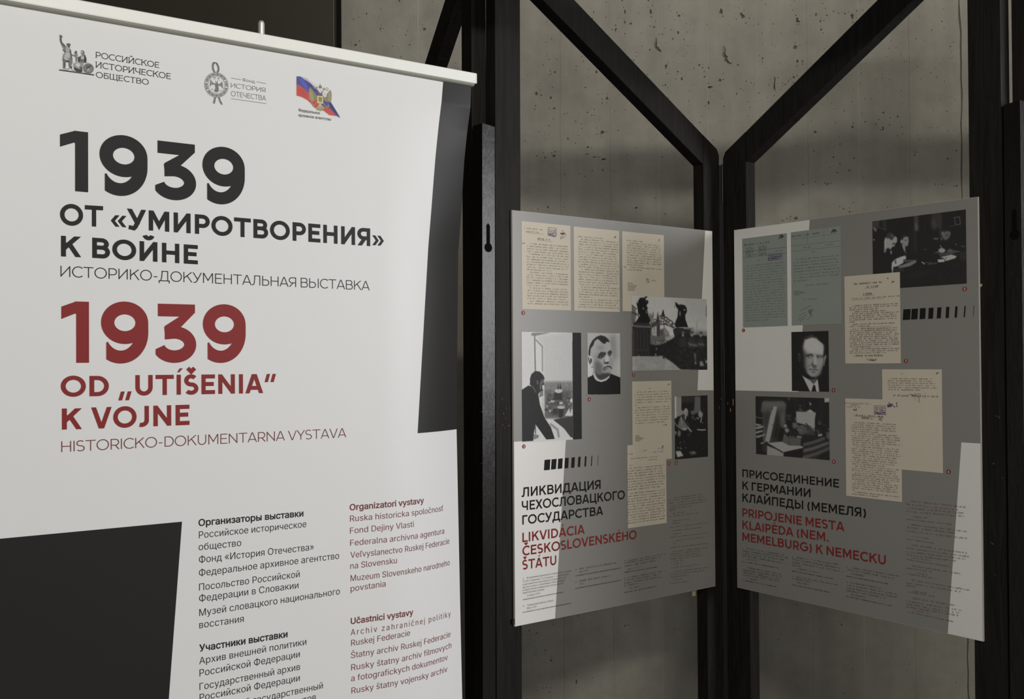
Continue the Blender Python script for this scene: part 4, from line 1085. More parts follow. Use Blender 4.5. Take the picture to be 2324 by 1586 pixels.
# ------------------------------------------------------------------ exhibition posters on foam board
class Poster:
    def __init__(self, pl, label):
        self.pl = pl
        self.root = tag(empty('exhibition_poster', pl.P(PW / 2, PH)), label, 'poster', 'exhibition posters on the folding screen')
        mb = MB(); mb.prism([pl.P(0, 0, -.0002), pl.P(PW, 0, -.0002), pl.P(PW, PH, -.0002), pl.P(0, PH, -.0002)], [pl.P(0, 0, -.006), pl.P(PW, 0, -.006), pl.P(PW, PH, -.006), pl.P(0, PH, -.006)])
        self.board = mb.build('foam_board', 'board_edge', self.root)
        mb = MB(); mb.poly([pl.P(.0004, .0004, 0), pl.P(PW - .0004, .0004, 0), pl.P(PW - .0004, PH - .0004, 0), pl.P(.0004, PH - .0004, 0)][::-1])
        mb.build('grey_print', 'board_grey', self.root)
    def area(self, pts, label):
        mb = MB(); mb.poly([self.pl.P(min(max(s, .0006), PW - .0006), min(max(t, .0006), PH - .0006), .0002) for s, t in pts]); mb.build('white_area', 'board_white', self.root, label)
    def caps(self, name, rows, mat, label, w=.172):
        mb = MB()
        for text, a, b, top in rows: set_drawn(mb, self.pl, text, w, a, b, (a[0], top), .0006)
        mb.build(name, mat, self.root, label)
    def badge(self, p, num, r=.0052):
        s, t = self.pl.st(*p); mb = MB()
        mb.poly([self.pl.P(s + r * math.cos(a), t + r * math.sin(a), .0008) for a in np.linspace(0, math.tau, 25)[:-1]])
        o_ = mb.build('number_badge', 'badge', self.root)
        vs, fs, W = running_text(num, .03); k = .0052; mb = MB()
        mb.add([self.pl.P(s + (x - W / 2) * k, t - (y - .5) * k, .0010) for x, y, _q in vs], fs); mb.build('numeral', 'board_white', o_)
    def bars(self, z, tops, bots):
        mb = MB()
        for (a, b), (c, d_) in zip(tops, bots):
            mb.poly([self.pl.P(*self.pl.st(*z(q)), .0006) for q in (a, b, d_, c)])
        mb.build('bar_motif', 'black_print', self.root)
    def doc(self, tl, br, mat, spec, level=0, ink='ink', label=None, seed=1, extra=None):
        """A reproduced typescript: tl/br pixel corners, spec = (v, u0, u1) lines in fractions of the sheet, letter height in m."""
        (s0, t0), (s1, t1) = self.pl.st(*tl), self.pl.st(*br); W, H = s1 - s0, t1 - t0; o_ = .0004 + level * .0003
        mb = MB(); mb.poly([self.pl.P(s0, t0, o_), self.pl.P(s0, t1, o_), self.pl.P(s1, t1, o_), self.pl.P(s1, t0, o_)], 0)
        r = random.Random(seed)
        for v, u0, u1, h, wt in spec:
            typed_line(mb, self.pl, (s0 + u0 * W, t0 + v * H), (s0 + u1 * W, t0 + v * H), h, o_ + .00015, r, 1, wt)
        if extra: extra(mb, lambda u, v, o2=.0002: self.pl.P(s0 + u * W, t0 + v * H, o_ + o2))
        mb.build('document_print', [mat, ink, 'stamp'], self.root, label)
    def captions(self, z, rows, mats=('caption', 'caption_bold'), seed=3, name='caption_text', label=None):
        """rows: (text or None, start, end, cap height in crop px, bold)"""
        mb = MB(); r = random.Random(seed)
        for text, a, b, cap, bold in rows:
            pa, pb_ = z(a), z(b)
            if text: set_running(mb, self.pl, text, pa, pb_, cap * z.k, .0006, 1 if bold else 0, .02 if bold else -.01, 1, 1)
            else:
                A_, B2 = self.pl.st(*pa), self.pl.st(*pb_); h = A_[1] - self.pl.st(pa[0], pa[1] - cap * z.k)[1]
                typed_line(mb, self.pl, A_, B2, h, .0006, r, 1 if bold else 0, .2 if not bold else .3)
        mb.build(name, list(mats), self.root, label)

def rows(v0, n, dv, u0, u1, h=.0038, wt=.22, indent=(), short={}, seed=0):
    r = random.Random(seed); out = []
    for i in range(n):
        a = u0 + (.05 if i in indent else 0); b = short.get(i, u1 - r.uniform(0, .05))
        out.append((v0 + i * dv, a, b, h, wt))
    return out
def scribble(mb, P, u, v, su, sv, mi, seed, n=10, w=.006):
    r = random.Random(seed); p = (u, v)
    for _ in range(n):
        q = (u + r.uniform(-su, su), v + r.uniform(-sv, sv))
        dx, dy = q[0] - p[0], q[1] - p[1]; l = math.hypot(dx, dy) or 1; nx, ny = -dy / l * w / 2, dx / l * w / 2
        mb.poly([P(p[0] + nx, p[1] + ny), P(p[0] - nx, p[1] - ny), P(q[0] - nx, q[1] - ny), P(q[0] + nx, q[1] + ny)], mi); p = q
def rule(mb, P, u0, v0, u1, v1, w, mi, ):
    mb.poly([P(u0, v0 - w / 2), P(u0, v0 + w / 2), P(u1, v1 + w / 2), P(u1, v1 - w / 2)], mi)
def box_stamp(mb, P, u0, v0, u1, v1, mi, seed):
    w = .006
    for a in ((u0, v0, u1, v0), (u0, v1, u1, v1), (u0, v0 + (v1 - v0) * .27, u1, v0 + (v1 - v0) * .27), (u0, v0 + (v1 - v0) * .5, u1, v0 + (v1 - v0) * .5), (u0, v0 + (v1 - v0) * .74, u1, v0 + (v1 - v0) * .74)): rule(mb, P, *a, w * .8, mi)
    for u in (u0, u1): mb.poly([P(u - w / 2, v0), P(u - w / 2, v1), P(u + w / 2, v1), P(u + w / 2, v0)], mi)
    r = random.Random(seed)
    for k in range(4):
        for j in range(7):
            if r.random() < .7:
                a = u0 + (u1 - u0) * (.12 + j * .12); b = v0 + (v1 - v0) * (.10 + k * .25); mb.poly([P(a, b), P(a, b + .012), P(a + .010, b + .012), P(a + .010, b)], mi)
    scribble(mb, P, (u0 + u1) / 2, v1 - .015, (u1 - u0) * .55, .03, mi, seed, 9, .005)

# ---- left poster: liquidation of the Czechoslovak state
A = Poster(P1, 'left grey and white poster with a big photograph of a man at an open window')
pl = P1
A.area([pl.st(1600.2, 523.6), (PW, pl.st(1600.2, 523.6)[1] * 0), (PW, pl.st(1620, 885.5)[1]), pl.st(1582.8, 885.5)], 'white strip at the upper right edge')
sw0 = pl.st(1284.4, 994.7); sw1 = pl.st(1259.6, 1404)
A.area([(0, sw0[1]), sw0, (sw1[0], PH), (0, PH)], 'white slanted block at the lower left')
def ex1(mb, P):
    box_stamp(mb, P, .53, .045, .705, .14, 2, 5); scribble(mb, P, .84, .105, .055, .012, 1, 7, 12, .012); rule(mb, P, .82, .06, .91, .125, .010, 1); scribble(mb, P, .83, .15, .05, .02, 1, 8, 8, .005)
    rule(mb, P, .09, .128, .44, .128, .003, 1); rule(mb, P, .32, .205, .62, .205, .003, 1); rule(mb, P, .01, .253, .07, .253, .009, 1)
A.doc((1183.2, 501.5), (1295.6, 704.5), 'cream', [(.085, .05, .43, .0036, .22), (.120, .09, .36, .0036, .22), (.198, .32, .60, .006, .3)] +
      rows(.258, 24, .0298, .10, .985, indent=(0, 4, 11, 17, 22), short={10: .60, 16: .50, 21: .92}), label=None, seed=2, extra=ex1)
A.doc((1301.5, 513.8), (1406.3, 708.0), 'cream', rows(.122, 29, .0300, .10, 1.0, indent=(1, 13, 20, 25), short={0: .62, 12: .95, 19: .78, 24: .42}, seed=4), seed=3,
      extra=lambda mb, P: scribble(mb, P, .91, .085, .025, .018, 1, 9, 8, .006))
def ex3(mb, P):
    scribble(mb, P, .885, .075, .018, .028, 1, 3, 6, .006); scribble(mb, P, .60, .60, .04, .035, 1, 4, 10, .006); rule(mb, P, .03, .447, .09, .447, .009, 1)
    for k in (.672, .688, .704, .72, .735): rule(mb, P, .12, k, .34 - (k - .67), k, .006, 1)
A.doc((1411.4, 524.5), (1507.8, 709.0), 'cream', rows(.118, 13, .0305, .11, .97, indent=(1, 11), short={0: .48, 10: .48, 12: .48}, seed=5) + [(.605, .68, .80, .0036, .22), (.655, .12, .24, .0038, .26)], seed=4, extra=ex3)
def ex4(mb, P):
    scribble(mb, P, .93, .05, .03, .015, 1, 3, 6, .006)
    for k in (.675, .69, .703, .716, .73, .743): rule(mb, P, .07, k, .22 + .06 * math.sin(k * 90), k, .006, 1)
A.doc((1434.2, 865.6), (1524.6, 1040.7), 'cream', [(.10, .40, .48, .0036, .22)] + rows(.142, 6, .0325, .07, .99, indent=(0,), short={5: .13}, seed=6) + rows(.335, 7, .0325, .07, .99, indent=(0,), short={6: .82}, seed=7) + [(.572, .78, .92, .0055, .3)], seed=5, extra=ex4, label=None)
def ex5(mb, P):
    scribble(mb, P, .91, .055, .03, .03, 1, 3, 8, .006); rule(mb, P, .90, .04, .94, .10, .008, 1)
A.doc((1423.2, 1010.5), (1512.6, 1186.5), 'cream', [(.115, .0, .14, .0038, .26), (.085, .40, .53, .0034, .22), (.075, .77, .92, .0034, .22), (.115, .65, .95, .0034, .22), (.172, .07, .78, .0036, .22), (.205, .52, .84, .0036, .22), (.252, .05, .17, .0036, .22)] +
      rows(.288, 9, .0322, .0, .97, wt=.28, indent=(0,), short={8: .83}, seed=8) + rows(.592, 12, .0322, .0, .98, wt=.28, indent=(0,), seed=9), level=1, seed=6, extra=ex5)
z = Zoom(1160, 980, .2018)
A.bars(z, [((375,315),(440,308)), ((455,308),(511,302)), ((529,302),(579,296)), ((606,293),(647,290)), ((680,288),(716,284)), ((755,281),(781,277)), ((830,275),(847,272)), ((904,268),(912,267)), ((977,263),(980.5,262))],
       [((368,432),(433,427)), ((447,424),(503,418)), ((522,417),(573,411)), ((600,410),(641,406)), ((674,404),(710,401)), ((749,396),(775,393)), ((823,390),(841,387)), ((897,384),(906,382)), ((970,377),(973.5,376))])
A.caps('heading_text', [('ЛИКВИДАЦИЯ', (1183.8, 1128.0), (1362.8, 1109.0), 1106.2), ('ЧЕХОСЛОВАЦКОГО', (1184.2, 1158.6), (1417.9, 1132.0), 1137.0), ('ГОСУДАРСТВА', (1185.2, 1190.6), (1368.5, 1168.0), 1169.4)], 'black_print', 'black Russian heading')
A.caps('heading_text', [('LIKVIDÁCIA', (1185.4, 1230.6), (1326.9, 1210.6), 1208.8), ('ČESKOSLOVENSKÉHO', (1185.4, 1261.2), (1444.5, 1222.2), 1239.4), ('ŠTÁTU', (1185.2, 1292.8), (1262.3, 1281.2), 1271.0)], 'red_print', 'red Slovak heading')
for q, n in (((1187.4, 709.8), '1'), ((1437.5, 850.8), '2'), ((1188.6, 1012.9), '3'), ((1337, 906), '4'), ((1518.3, 1051.7), '5'), ((1534.8, 1050.3), '6')): A.badge(q, n)
z = Zoom(1160, 1220, .1324)
A.captions(z, [('1', (199, 715), (212, 713), 26, True), ('Из дневника временного поверенного в делах', (268, 703), (1035, 578), 33, False), ('СССР в Германии Г.А. Астахова — о настроениях', (197, 768), (995, 634), 33, False),
 ('в дипломатическом корпусе и журналистских', (197, 818), (945, 690), 33, False), ('кругах в связи с событиями в Чехословакии', (197, 867), (920, 741), 33, False), ('и нарастанием германской угрозы другим', (197, 915), (897, 791), 33, False),
 ('европейским странам', (197, 963), (565, 898), 33, False), ('16 марта 1939', (268, 1008), (493, 966), 33, False), ('АРХИВ ВНЕШНЕЙ ПОЛИТИКИ РОССИЙСКОЙ ФЕДЕРАЦИИ', (197, 1073), (890, 942), 18, True),
 ('2', (199, 1186), (214, 1184), 26, True), ('Германские войска в Праге', (272, 1172), (722, 1088), 33, False), ('Март 1939', (268, 1225), (433, 1194), 33, False), ('РОССИЙСКИЙ ГОСУДАРСТВЕННЫЙ АРХИВ КИНОФОТОДОКУМЕНТОВ', (197, 1290), (1027, 1130), 18, True),
 ('3', (1101, 562), (1115, 559), 26, True), (None, (1170, 545), (1810, 440), 30, False), ('Март 1939', (1170, 602), (1320, 574), 33, False), ('РОССИЙСКИЙ ГОСУДАРСТВЕННЫЙ АРХИВ КИНОФОТОДОКУМЕНТОВ', (1100, 665), (1872, 527), 18, True),
 ('4', (1101, 774), (1116, 771), 26, True), (None, (1170, 755), (1715, 660), 30, False), ('1939', (1170, 814), (1237, 801), 33, False), ('РОССИЙСКИЙ ГОСУДАРСТВЕННЫЙ АРХИВ КИНОФОТОДОКУМЕНТОВ', (1100, 880), (1872, 738), 18, True)], label='small dark caption lines')
z = Zoom(1400, 1100, .1891)
def para(rows_): return [(None, a, b, h, bo) for a, b, h, bo in rows_]
A.captions(z, [('5', (89, 923), (97, 922), 18, True)] + para([((130,920),(590,833),20,False),((90,948),(545,873),20,False),((90,986),(485,914),20,False),((130,1022),(265,996),20,False),((90,1058),(500,986),13,True)]) +
 [('6', (89, 1127), (97, 1126), 18, True)] + para([((130,1122),(550,1043),20,False),((90,1157),(500,1083),20,False),((90,1190),(530,1110),20,False),((90,1222),(245,1192),20,False),((130,1252),(270,1226),20,False),((90,1298),(480,1220),13,True)]), seed=5, label='small dark caption lines')
red = []
for y, x0, x1, h, bo in [(165,670,1020,18,0),(199,625,1050,18,0),(231,625,1080,18,0),(262,625,1075,18,0),(292,625,890,18,0),(318,625,710,18,0),(352,670,820,18,0),(385,630,980,12,1),(442,670,880,18,0),(473,670,770,18,0),(515,635,1095,12,1),(560,670,1035,18,0),
    (600,670,770,18,0),(638,635,1095,12,1),(682,670,1075,18,0),(716,670,715,18,0),(762,635,1095,12,1),(810,670,1095,18,0),(842,640,1020,18,0),(872,640,1020,18,0),(902,640,1050,18,0),(930,640,800,18,0),(962,670,800,18,0),(1002,640,985,12,1),
    (1050,670,1095,18,0),(1084,640,1045,18,0),(1117,640,870,18,0),(1147,670,785,18,0),(1190,630,865,12,1)]:
    red.append((None, (x0, y), (x1, y - (x1 - x0) * .125), h, bool(bo)))
A.captions(z, red, ('caption_red', 'caption_red'), 7, label='small red caption lines')
# photographs of the left poster
GA = 1.47
p = Pic(pl, (1183.4, 752.9), (1320.3, 996.0), 150, 190, Zoom(1170, 740, .17021), GA)
p.poly([(265,130),(760,80),(760,740),(380,735),(360,270)], 178, 1, 3); p.poly([(80,70),(215,80),(245,600),(80,840)], 186, 1, 4); p.poly([(215,88),(480,84),(250,132),(205,125)], 122)
p.line([(253,130),(262,590)], 17, 105); p.line([(272,185),(358,275)], 13, 115); p.line([(354,270),(358,600)], 13, 118)
p.poly([(380,738),(760,735),(760,900),(380,900)], 118, 1, 2); p.poly([(380,860),(760,850),(760,1235),(380,1245)], 82, 1, 4); p.blobs((390, 760, 750, 900), 60, (6, 16), [95, 110, 130, 150], .5); p.blobs((390, 900, 750, 1220), 90, (6, 18), [40, 55, 70, 110, 140], .7)
p.poly([(515,885),(620,885),(622,985),(508,985)], 48); p.ell(572,862,50,30,175); p.poly([(552,840),(568,750),(582,840)], 58); p.poly([(584,840),(597,752),(614,840)], 52)
p.poly([(565,1095),(640,1100),(630,1215),(575,1215)], 42); p.poly([(490,1100),(560,1100),(560,1180),(500,1170)], 50); p.ell(605,1082,52,22,165); p.poly([(655,1195),(715,1090),(732,1195)], 188); p.poly([(722,1192),(742,1108),(762,1108),(762,1192)], 188); p.ell(742,992,20,26,185); p.ell(605,1025,25,18,165); p.ell(490,1002,30,13,165); p.ell(420,1070,13,13,150); p.ell(460,1130,12,15,172)
p.poly([(240,1290),(395,1235),(540,1240),(745,1490),(500,1520),(230,1530)], 188, 1, 1); p.poly([(500,1248),(762,1200),(766,1490),(735,1480),(640,1360)], 52); p.line([(470,1310),(560,1380),(575,1470)], 26, 110, .8, 1)
p.line([(372,760),(378,1210)], 14, 182); p.line([(310,968),(372,942)], 15, 188); p.poly([(330,860),(366,850),(366,930),(310,950)], 110)
p.poly([(80,850),(170,790),(250,820),(300,900),(325,1050),(385,1220),(470,1350),(522,1502),(410,1512),(265,1310),(240,1440),(235,1530),(80,1540)], 30)
p.poly([(190,780),(190,700),(210,640),(260,597),(320,605),(365,650),(386,695),(376,720),(379,770),(356,790),(357,850),(322,880),(300,912),(240,830)], 36); p.poly([(345,712),(378,705),(375,765),(352,775),(345,838),(320,860),(322,760)], 92, 1, 1); p.ell(292,750,13,30,80); p.line([(355,775),(375,775)], 14, 40); p.line([(228,808),(272,882)], 14, 82); p.line([(345,850),(358,850)], 16, 36)
p.poly([(240,1440),(312,1452),(300,1492),(238,1512)], 112); p.line([(262,1330),(265,1430)], 14, 70); p.poly([(756,70),(900,70),(900,1540),(764,1540)], 27)
p.grain(4); p.build('photograph', A.root, .0005, label='photograph of a dark-suited man leaning out of an open window above a city')
p = Pic(pl, (1332.8, 755.2), (1407.8, 893.9), 100, 168, Zoom(1320, 745, .10091), GA)
p.poly([(600,200),(870,110),(870,700),(690,700)], 125, .8, 6); p.poly([(760,100),(880,100),(880,1100),(800,1100)], 185, .7, 5); p.poly([(120,600),(260,700),(260,1100),(120,1110)], 192, 1, 3)
p.poly([(160,620),(180,500),(200,400),(290,250),(450,200),(600,270),(640,330),(660,480),(690,560),(700,680),(700,850),(670,960),(640,1040),(500,1090),(400,1060),(300,1000),(262,900),(240,800),(240,700)], 162)
p.poly([(340,690),(480,830),(470,900),(450,1000),(640,1035),(500,1100),(370,1060),(290,960),(280,780)], 92, .9, 4); p.ell(420,440,95,60,118,.6,4); p.ell(330,640,60,80,115,.5,4); p.poly([(620,640),(700,640),(700,860),(660,960),(600,900)], 140, .8, 3)
p.poly([(155,615),(152,520),(178,390),(240,270),(330,190),(430,155),(530,185),(600,250),(628,312),(560,300),(530,345),(480,342),(430,300),(380,250),(350,240),(290,290),(260,380),(200,460),(185,610)], 36, 1, .6)
p.poly([(350,660),(380,580),(430,530),(540,535),(545,580),(500,640),(430,690)], 48, .95, 1); p.ell(440,645,32,20,108,.8,.6); p.ell(452,645,14,14,30); p.poly([(575,565),(600,510),(660,490),(682,540),(662,600),(620,630)], 52, .95, 1); p.ell(632,580,20,14,105,.8,.5)
p.poly([(515,700),(560,590),(600,640),(622,740),(600,775),(525,775)], 182, .95, 1); p.poly([(500,765),(622,748),(590,802),(520,795)], 52, 1, .7); p.line([(502,700),(506,785)], 16, 70, .9, .6)
p.line([(485,905),(570,858),(640,862),(670,905)], 20, 42, 1, .5); p.line([(490,945),(590,905)], 22, 60, .9, .8); p.line([(560,915),(650,910)], 16, 150, .8, .8); p.ell(555,1045,110,36,58,.9,2); p.poly([(480,985),(640,960),(640,1000),(520,1020)], 125, .8, 2)
p.ell(200,725,48,102,188); p.ell(207,725,22,56,58,1,.5); p.line([(150,660),(165,740),(190,800)], 18, 45, 1, .5); p.ell(235,870,24,12,90)
p.poly([(290,930),(370,1040),(640,1010),(600,1100),(430,1185),(330,1110)], 58, 1, 2); p.poly([(120,1115),(240,1058),(262,980),(275,1085),(330,1160),(430,1208),(550,1172),(622,1092),(655,1020),(880,1112),(880,1490),(120,1490)], 22)
p.line([(264,1025),(300,1120),(350,1165),(430,1185),(530,1160),(612,1095)], 26, 192, 1, .4); p.poly([(262,1010),(300,1050),(380,1150),(330,1150),(280,1090)], 175, .9, .6)
p.grain(3); p.build('photograph', A.root, .0005, label='portrait photograph of a round-faced man in a black clerical robe')
p = Pic(pl, (1433.2, 671.0), (1604.8, 838.8), 180, 158, Zoom(1420, 660, .11984), GA * 1.35)
p.poly([(900,60),(1560,60),(1560,700),(1100,500)], 142, 1, 14); p.poly([(110,265),(215,440),(190,480),(170,620),(100,640)], 88, 1, .6); p.line([(105,265),(195,340)], 16, 40); p.line([(110,400),(215,455)], 18, 50); p.line([(130,330),(180,370)], 14, 60)
p.poly([(440,480),(445,410),(460,410),(465,450),(500,455),(500,405),(525,405),(528,500),(480,600),(440,600)], 98, 1, .7); p.poly([(565,610),(590,480),(605,390),(620,470),(645,610)], 52, 1, .6)
p.poly([(455,700),(640,640),(640,1010),(455,1010)], 92, 1, .5); p.poly([(495,690),(580,665),(585,880),(495,830)], 142); p.ell(535,720,8,10,50); p.ell(535,790,8,10,50); p.poly([(585,660),(645,635),(645,865),(585,870)], 56); p.poly([(645,730),(720,695),(820,830),(850,930),(640,1000),(500,1000),(500,850),(640,860)], 84, 1, .5); p.poly([(645,740),(700,760),(700,830),(645,830)], 64, .9, 1)
p.poly([(645,650),(830,680),(920,740),(915,850),(830,830),(745,700),(650,725)], 166, 1, .6); p.poly([(720,695),(740,690),(825,805),(760,870),(720,800)], 112, 1, .5); p.poly([(740,870),(940,840),(940,900),(760,970)], 140, .9, .8); p.line([(720,650),(725,700)], 14, 80)
ir = 38
p.line([(490,690),(560,640),(640,630),(740,632),(830,660),(905,705)], 15, ir); p.poly([(470,600),(600,590),(640,630),(500,690),(460,650)], 50, .9, 1)
for cx, cy, rx in ((665,490,26),(690,555,30),(735,590,26),(760,525,30),(800,560,24),(850,600,34),(905,650,34),(650,585,20),(545,565,28),(720,500,24),(780,600,20),(870,640,18)): p.ring(cx, cy, rx, rx, 10, ir)
p.line([(640,480),(760,500),(860,570),(945,660)], 10, ir); p.poly([(680,440),(698,360),(712,360),(728,440),(742,472),(668,472)], 30)
p.poly([(120,690),(490,690),(470,730),(460,1240),(110,1240)], 40); p.poly([(150,590),(440,600),(490,690),(110,690)], 46); p.line([(120,662),(480,682)], 11, 118, .9); p.line([(250,585),(380,597)], 15, 150); p.line([(190,590),(240,580)], 15, 130)
for i in range(9): p.line([(180 + i * 32, 740), (180 + i * 32, 1120)], 7, 62 if i % 2 else 30, .8)
p.line([(180,1125),(460,1125)], 12, 52); p.poly([(110,740),(160,740),(160,1210),(110,1210)], 60, .7, 1)
p.poly([(200,230),(240,180),(262,135),(300,125),(345,130),(395,75),(422,98),(370,150),(380,185),(405,170),(428,200),(420,240),(395,260),(395,300),(425,330),(400,345),(430,470),(462,560),(440,610),(170,605),(235,520),(230,400),(215,300)], 24, 1, .4); p.ell(330,335,9,24,120); p.ell(252,465,8,34,135); p.poly([(380,350),(400,420),(392,440),(378,400)], 120); p.ell(225,215,10,20,120)
p.poly([(890,740),(930,700),(1230,700),(1240,750),(1210,900),(930,900)], 38); p.line([(950,688),(1060,694)], 12, 140); p.line([(1090,712),(1225,722)], 12, 120); p.line([(960,655),(1000,657)], 14, 140)
p.poly([(932,212),(950,215),(1000,265),(1040,255),(1112,270),(1150,320),(1157,390),(1122,460),(1130,550),(1182,690),(945,690),(932,600),(978,490),(990,350),(950,300)], 24, 1, .4); p.ell(1025,430,10,50,120); p.ell(1110,360,11,16,140); p.line([(940,230),(920,320)], 8, 90)
p.line([(1350,780),(1340,560)], 8, 100, .7); p.line([(1350,700),(1290,560)], 6, 115, .6); p.line([(1345,660),(1400,540)], 6, 115, .6); p.poly([(1220,700),(1290,700),(1290,780),(1220,780)], 98, .8, 2); p.poly([(1290,760),(1550,780),(1550,900),(1290,900)], 84, .9, 4); p.line([(1530,280),(1528,480)], 22, 60, .8, 1)
p.poly([(100,1240),(700,1232),(900,1360),(1040,1480),(1040,1520),(100,1520)], 132); p.blobs((120, 1250, 900, 1490), 60, (20, 60), [118, 126, 142, 150], .3)
p.poly([(450,1010),(640,1015),(760,975),(900,890),(1000,810),(1060,790),(1120,770),(1210,850),(1330,830),(1560,860),(1560,1500),(1040,1490),(900,1370),(700,1232),(450,1240)], 30, 1, .6)
p.blobs((480, 960, 680, 1020), 22, (8, 16), [110, 140, 60], .7); p.blobs((660, 950, 1040, 1300), 70, (8, 26), [22, 38, 44, 26], .6); p.blobs((1000, 900, 1540, 1450), 60, (14, 40), [22, 40, 50, 34], .5)
for fx, fy in ((1080,830),(1252,830),(1418,835)): p.ell(fx, fy + 5, 20, 36, 118, 1, .5); p.ell(fx + 4, fy - 40, 36, 28, 70, 1, .4); p.poly([(fx - 70, fy + 60), (fx + 60, fy + 50), (fx + 70, fy + 240), (fx - 80, fy + 240)], 46, .8, 1.5)
p.line([(1195,990),(1215,1020),(1340,1035)], 34, 88, .9, 1); p.line([(1380,1005),(1470,1020)], 30, 82, .9, 1); p.poly([(1285,1170),(1330,1190),(1325,1390),(1300,1290)], 88, .9, 1); p.poly([(1395,1340),(1450,1330),(1480,1420),(1400,1420)], 120, .9, .6); p.ell(1525,1340,22,30,125,1,.6); p.ell(1320,1368,12,22,125,1,.5); p.ell(580,1100,14,26,90,1,.6); p.ell(565,1210,16,24,110,1,.6)
p.grain(5); p.build('photograph', A.root, .0008, label='photograph of soldiers marching through an ornate palace gate')
p = Pic(pl, (1530.6, 899.6), (1606.6, 1036.0), 96, 26, Zoom(1520, 890, .10091), GA * 1.7)
p.poly([(95,90),(260,90),(260,400),(330,430),(300,500),(150,560),(95,590)], 104, 1, .6); p.poly([(95,90),(145,90),(150,580),(95,590)], 142, 1, .5); p.poly([(560,90),(685,90),(690,400),(640,450),(500,520),(460,430),(545,400)], 74, 1, 1); p.poly([(260,90),(560,90),(545,230),(265,230)], 38, 1, 1)
p.ell(362,450,48,92,118,1,.6); p.ell(385,490,26,60,95,.8,1); p.ell(690,490,52,82,108,1,.6); p.poly([(700,410),(750,400),(750,470),(700,440)], 30, 1, .6); p.poly([(185,720),(240,540),(320,540),(400,760),(380,840),(290,860),(175,790)], 84, 1, .8); p.line([(285,545),(430,780)], 42, 38, 1, .6); p.poly([(333,540),(368,550),(350,632)], 142, 1, .4); p.line([(255,560),(275,730)], 14, 120, .8, .5)
p.ell(330,828,52,24,120,1,.6); p.line([(400,790),(480,880)], 28, 112, 1, .6); p.ell(210,925,34,70,86,1,1); p.line([(110,680),(170,770)], 16, 110, .9, .5); p.blobs((105, 880, 150, 960), 6, (10, 16), [140, 60]); p.line([(620,838),(700,850),(800,842)], 16, 132); p.line([(715,580),(690,670)], 16, 145); p.ell(735,685,9,12,120); p.ell(640,585,12,22,120)
p.blobs((500, 540, 620, 620), 9, (8, 18), [70, 90]); p.poly([(130,1330),(240,1320),(305,1430),(170,1460)], 132, 1, .8); p.poly([(430,1350),(550,1325),(605,1385),(480,1405)], 92, 1, 1); p.line([(450,1370),(590,1390)], 10, 40); p.blobs((180, 1060, 440, 1310), 8, (8, 16), [90, 110]); p.ell(430,950,30,30,52,1,2)
p.grain(4); p.build('photograph', A.root, .0005, label='dark photograph of two seated men talking')
mb = MB(); q = pl.st(1577, 1342)
mb.poly([pl.P(q[0] + a, q[1] + b, -.0062) for a, b in ((-.004, -.012), (-.004, .014), (.010, .014), (.010, -.012))]); mb.build('tape_tab', 'tape', A.root)
mb = MB(); mb.prism([pl.P(s, t, -.001) for s, t in ((-.006, .982), (0, .982), (0, .994), (-.006, .994))], [pl.P(s, t, -.006) for s, t in ((-.006, .982), (0, .982), (0, .994), (-.006, .994))]); mb.build('mounting_clip', 'steel', A.root)

# ---- right poster: annexation of Klaipeda (Memel)
B = Poster(P2, 'right grey and white poster with two blue-green typescripts at its upper left')
pl = P2
q0 = pl.st(1837.8, 500.4); q1 = pl.st(1821.2, 752.8); q2 = pl.st(1669, 885.8); kx = (q1[0] - q0[0]) / (q1[1] - q0[1])
B.area([(0, 0), (q0[0], 0), (q0[0] + kx * (q2[1] - q0[1]), q2[1]), (0, q2[1])], 'white block at the upper left')
q0 = pl.st(2182, 1003.7); q1 = pl.st(2151.1, 1438.7)
B.area([q0, (PW, q0[1]), (PW, PH), (q1[0] , PH)], 'white slanted strip at the lower right edge')
def exb1(mb, P):
    for k in range(3): rule(mb, P, 0, .150 + .0 * k, 1, .150, .003, 1)
    rule(mb, P, 0, .215, 1, .215, .003, 1); scribble(mb, P, .88, .035, .06, .03, 1, 3, 14, .012); box_stamp(mb, P, .59, .205, .90, .275, 2, 9); scribble(mb, P, .38, .255, .015, .015, 1, 5, 4, .006)
hd = [(.085, .04, .62, .0062, .28)]
for i in range(7): hd += [(.115 + i * .016, .08, .26, .0034, .3), (.115 + i * .016, .38, .57, .0034, .3)]
B.doc((1684.6, 541.9), (1788.0, 739.4), 'blue', hd + [(.200, .25, .55, .0036, .22), (.185, .75, .92, .0036, .22)] + rows(.318, 22, .0292, .05, .97, indent=(0,), short={21: .66}, seed=12), ink='ink_blue', seed=12, extra=exb1)
def exb2(mb, P):
    rule(mb, P, 0, .150, 1, .150, .003, 1); rule(mb, P, 0, .205, 1, .205, .003, 1); rule(mb, P, 0, .075, .95, .075, .002, 1); scribble(mb, P, .87, .045, .06, .025, 1, 3, 14, .010)
    for u in (.34, .67): rule(mb, P, u, .08, u + .004, .08, .13, 1)
    for a in ((.18, .845, .40, .795), (.15, .90, .28, .865), (.14, .94, .30, .89), (.16, .955, .28, .925)): rule(mb, P, *a, .005, 1)
    scribble(mb, P, .40, .87, .05, .04, 1, 7, 12, .007); rule(mb, P, .32, .945, .42, .90, .006, 1)
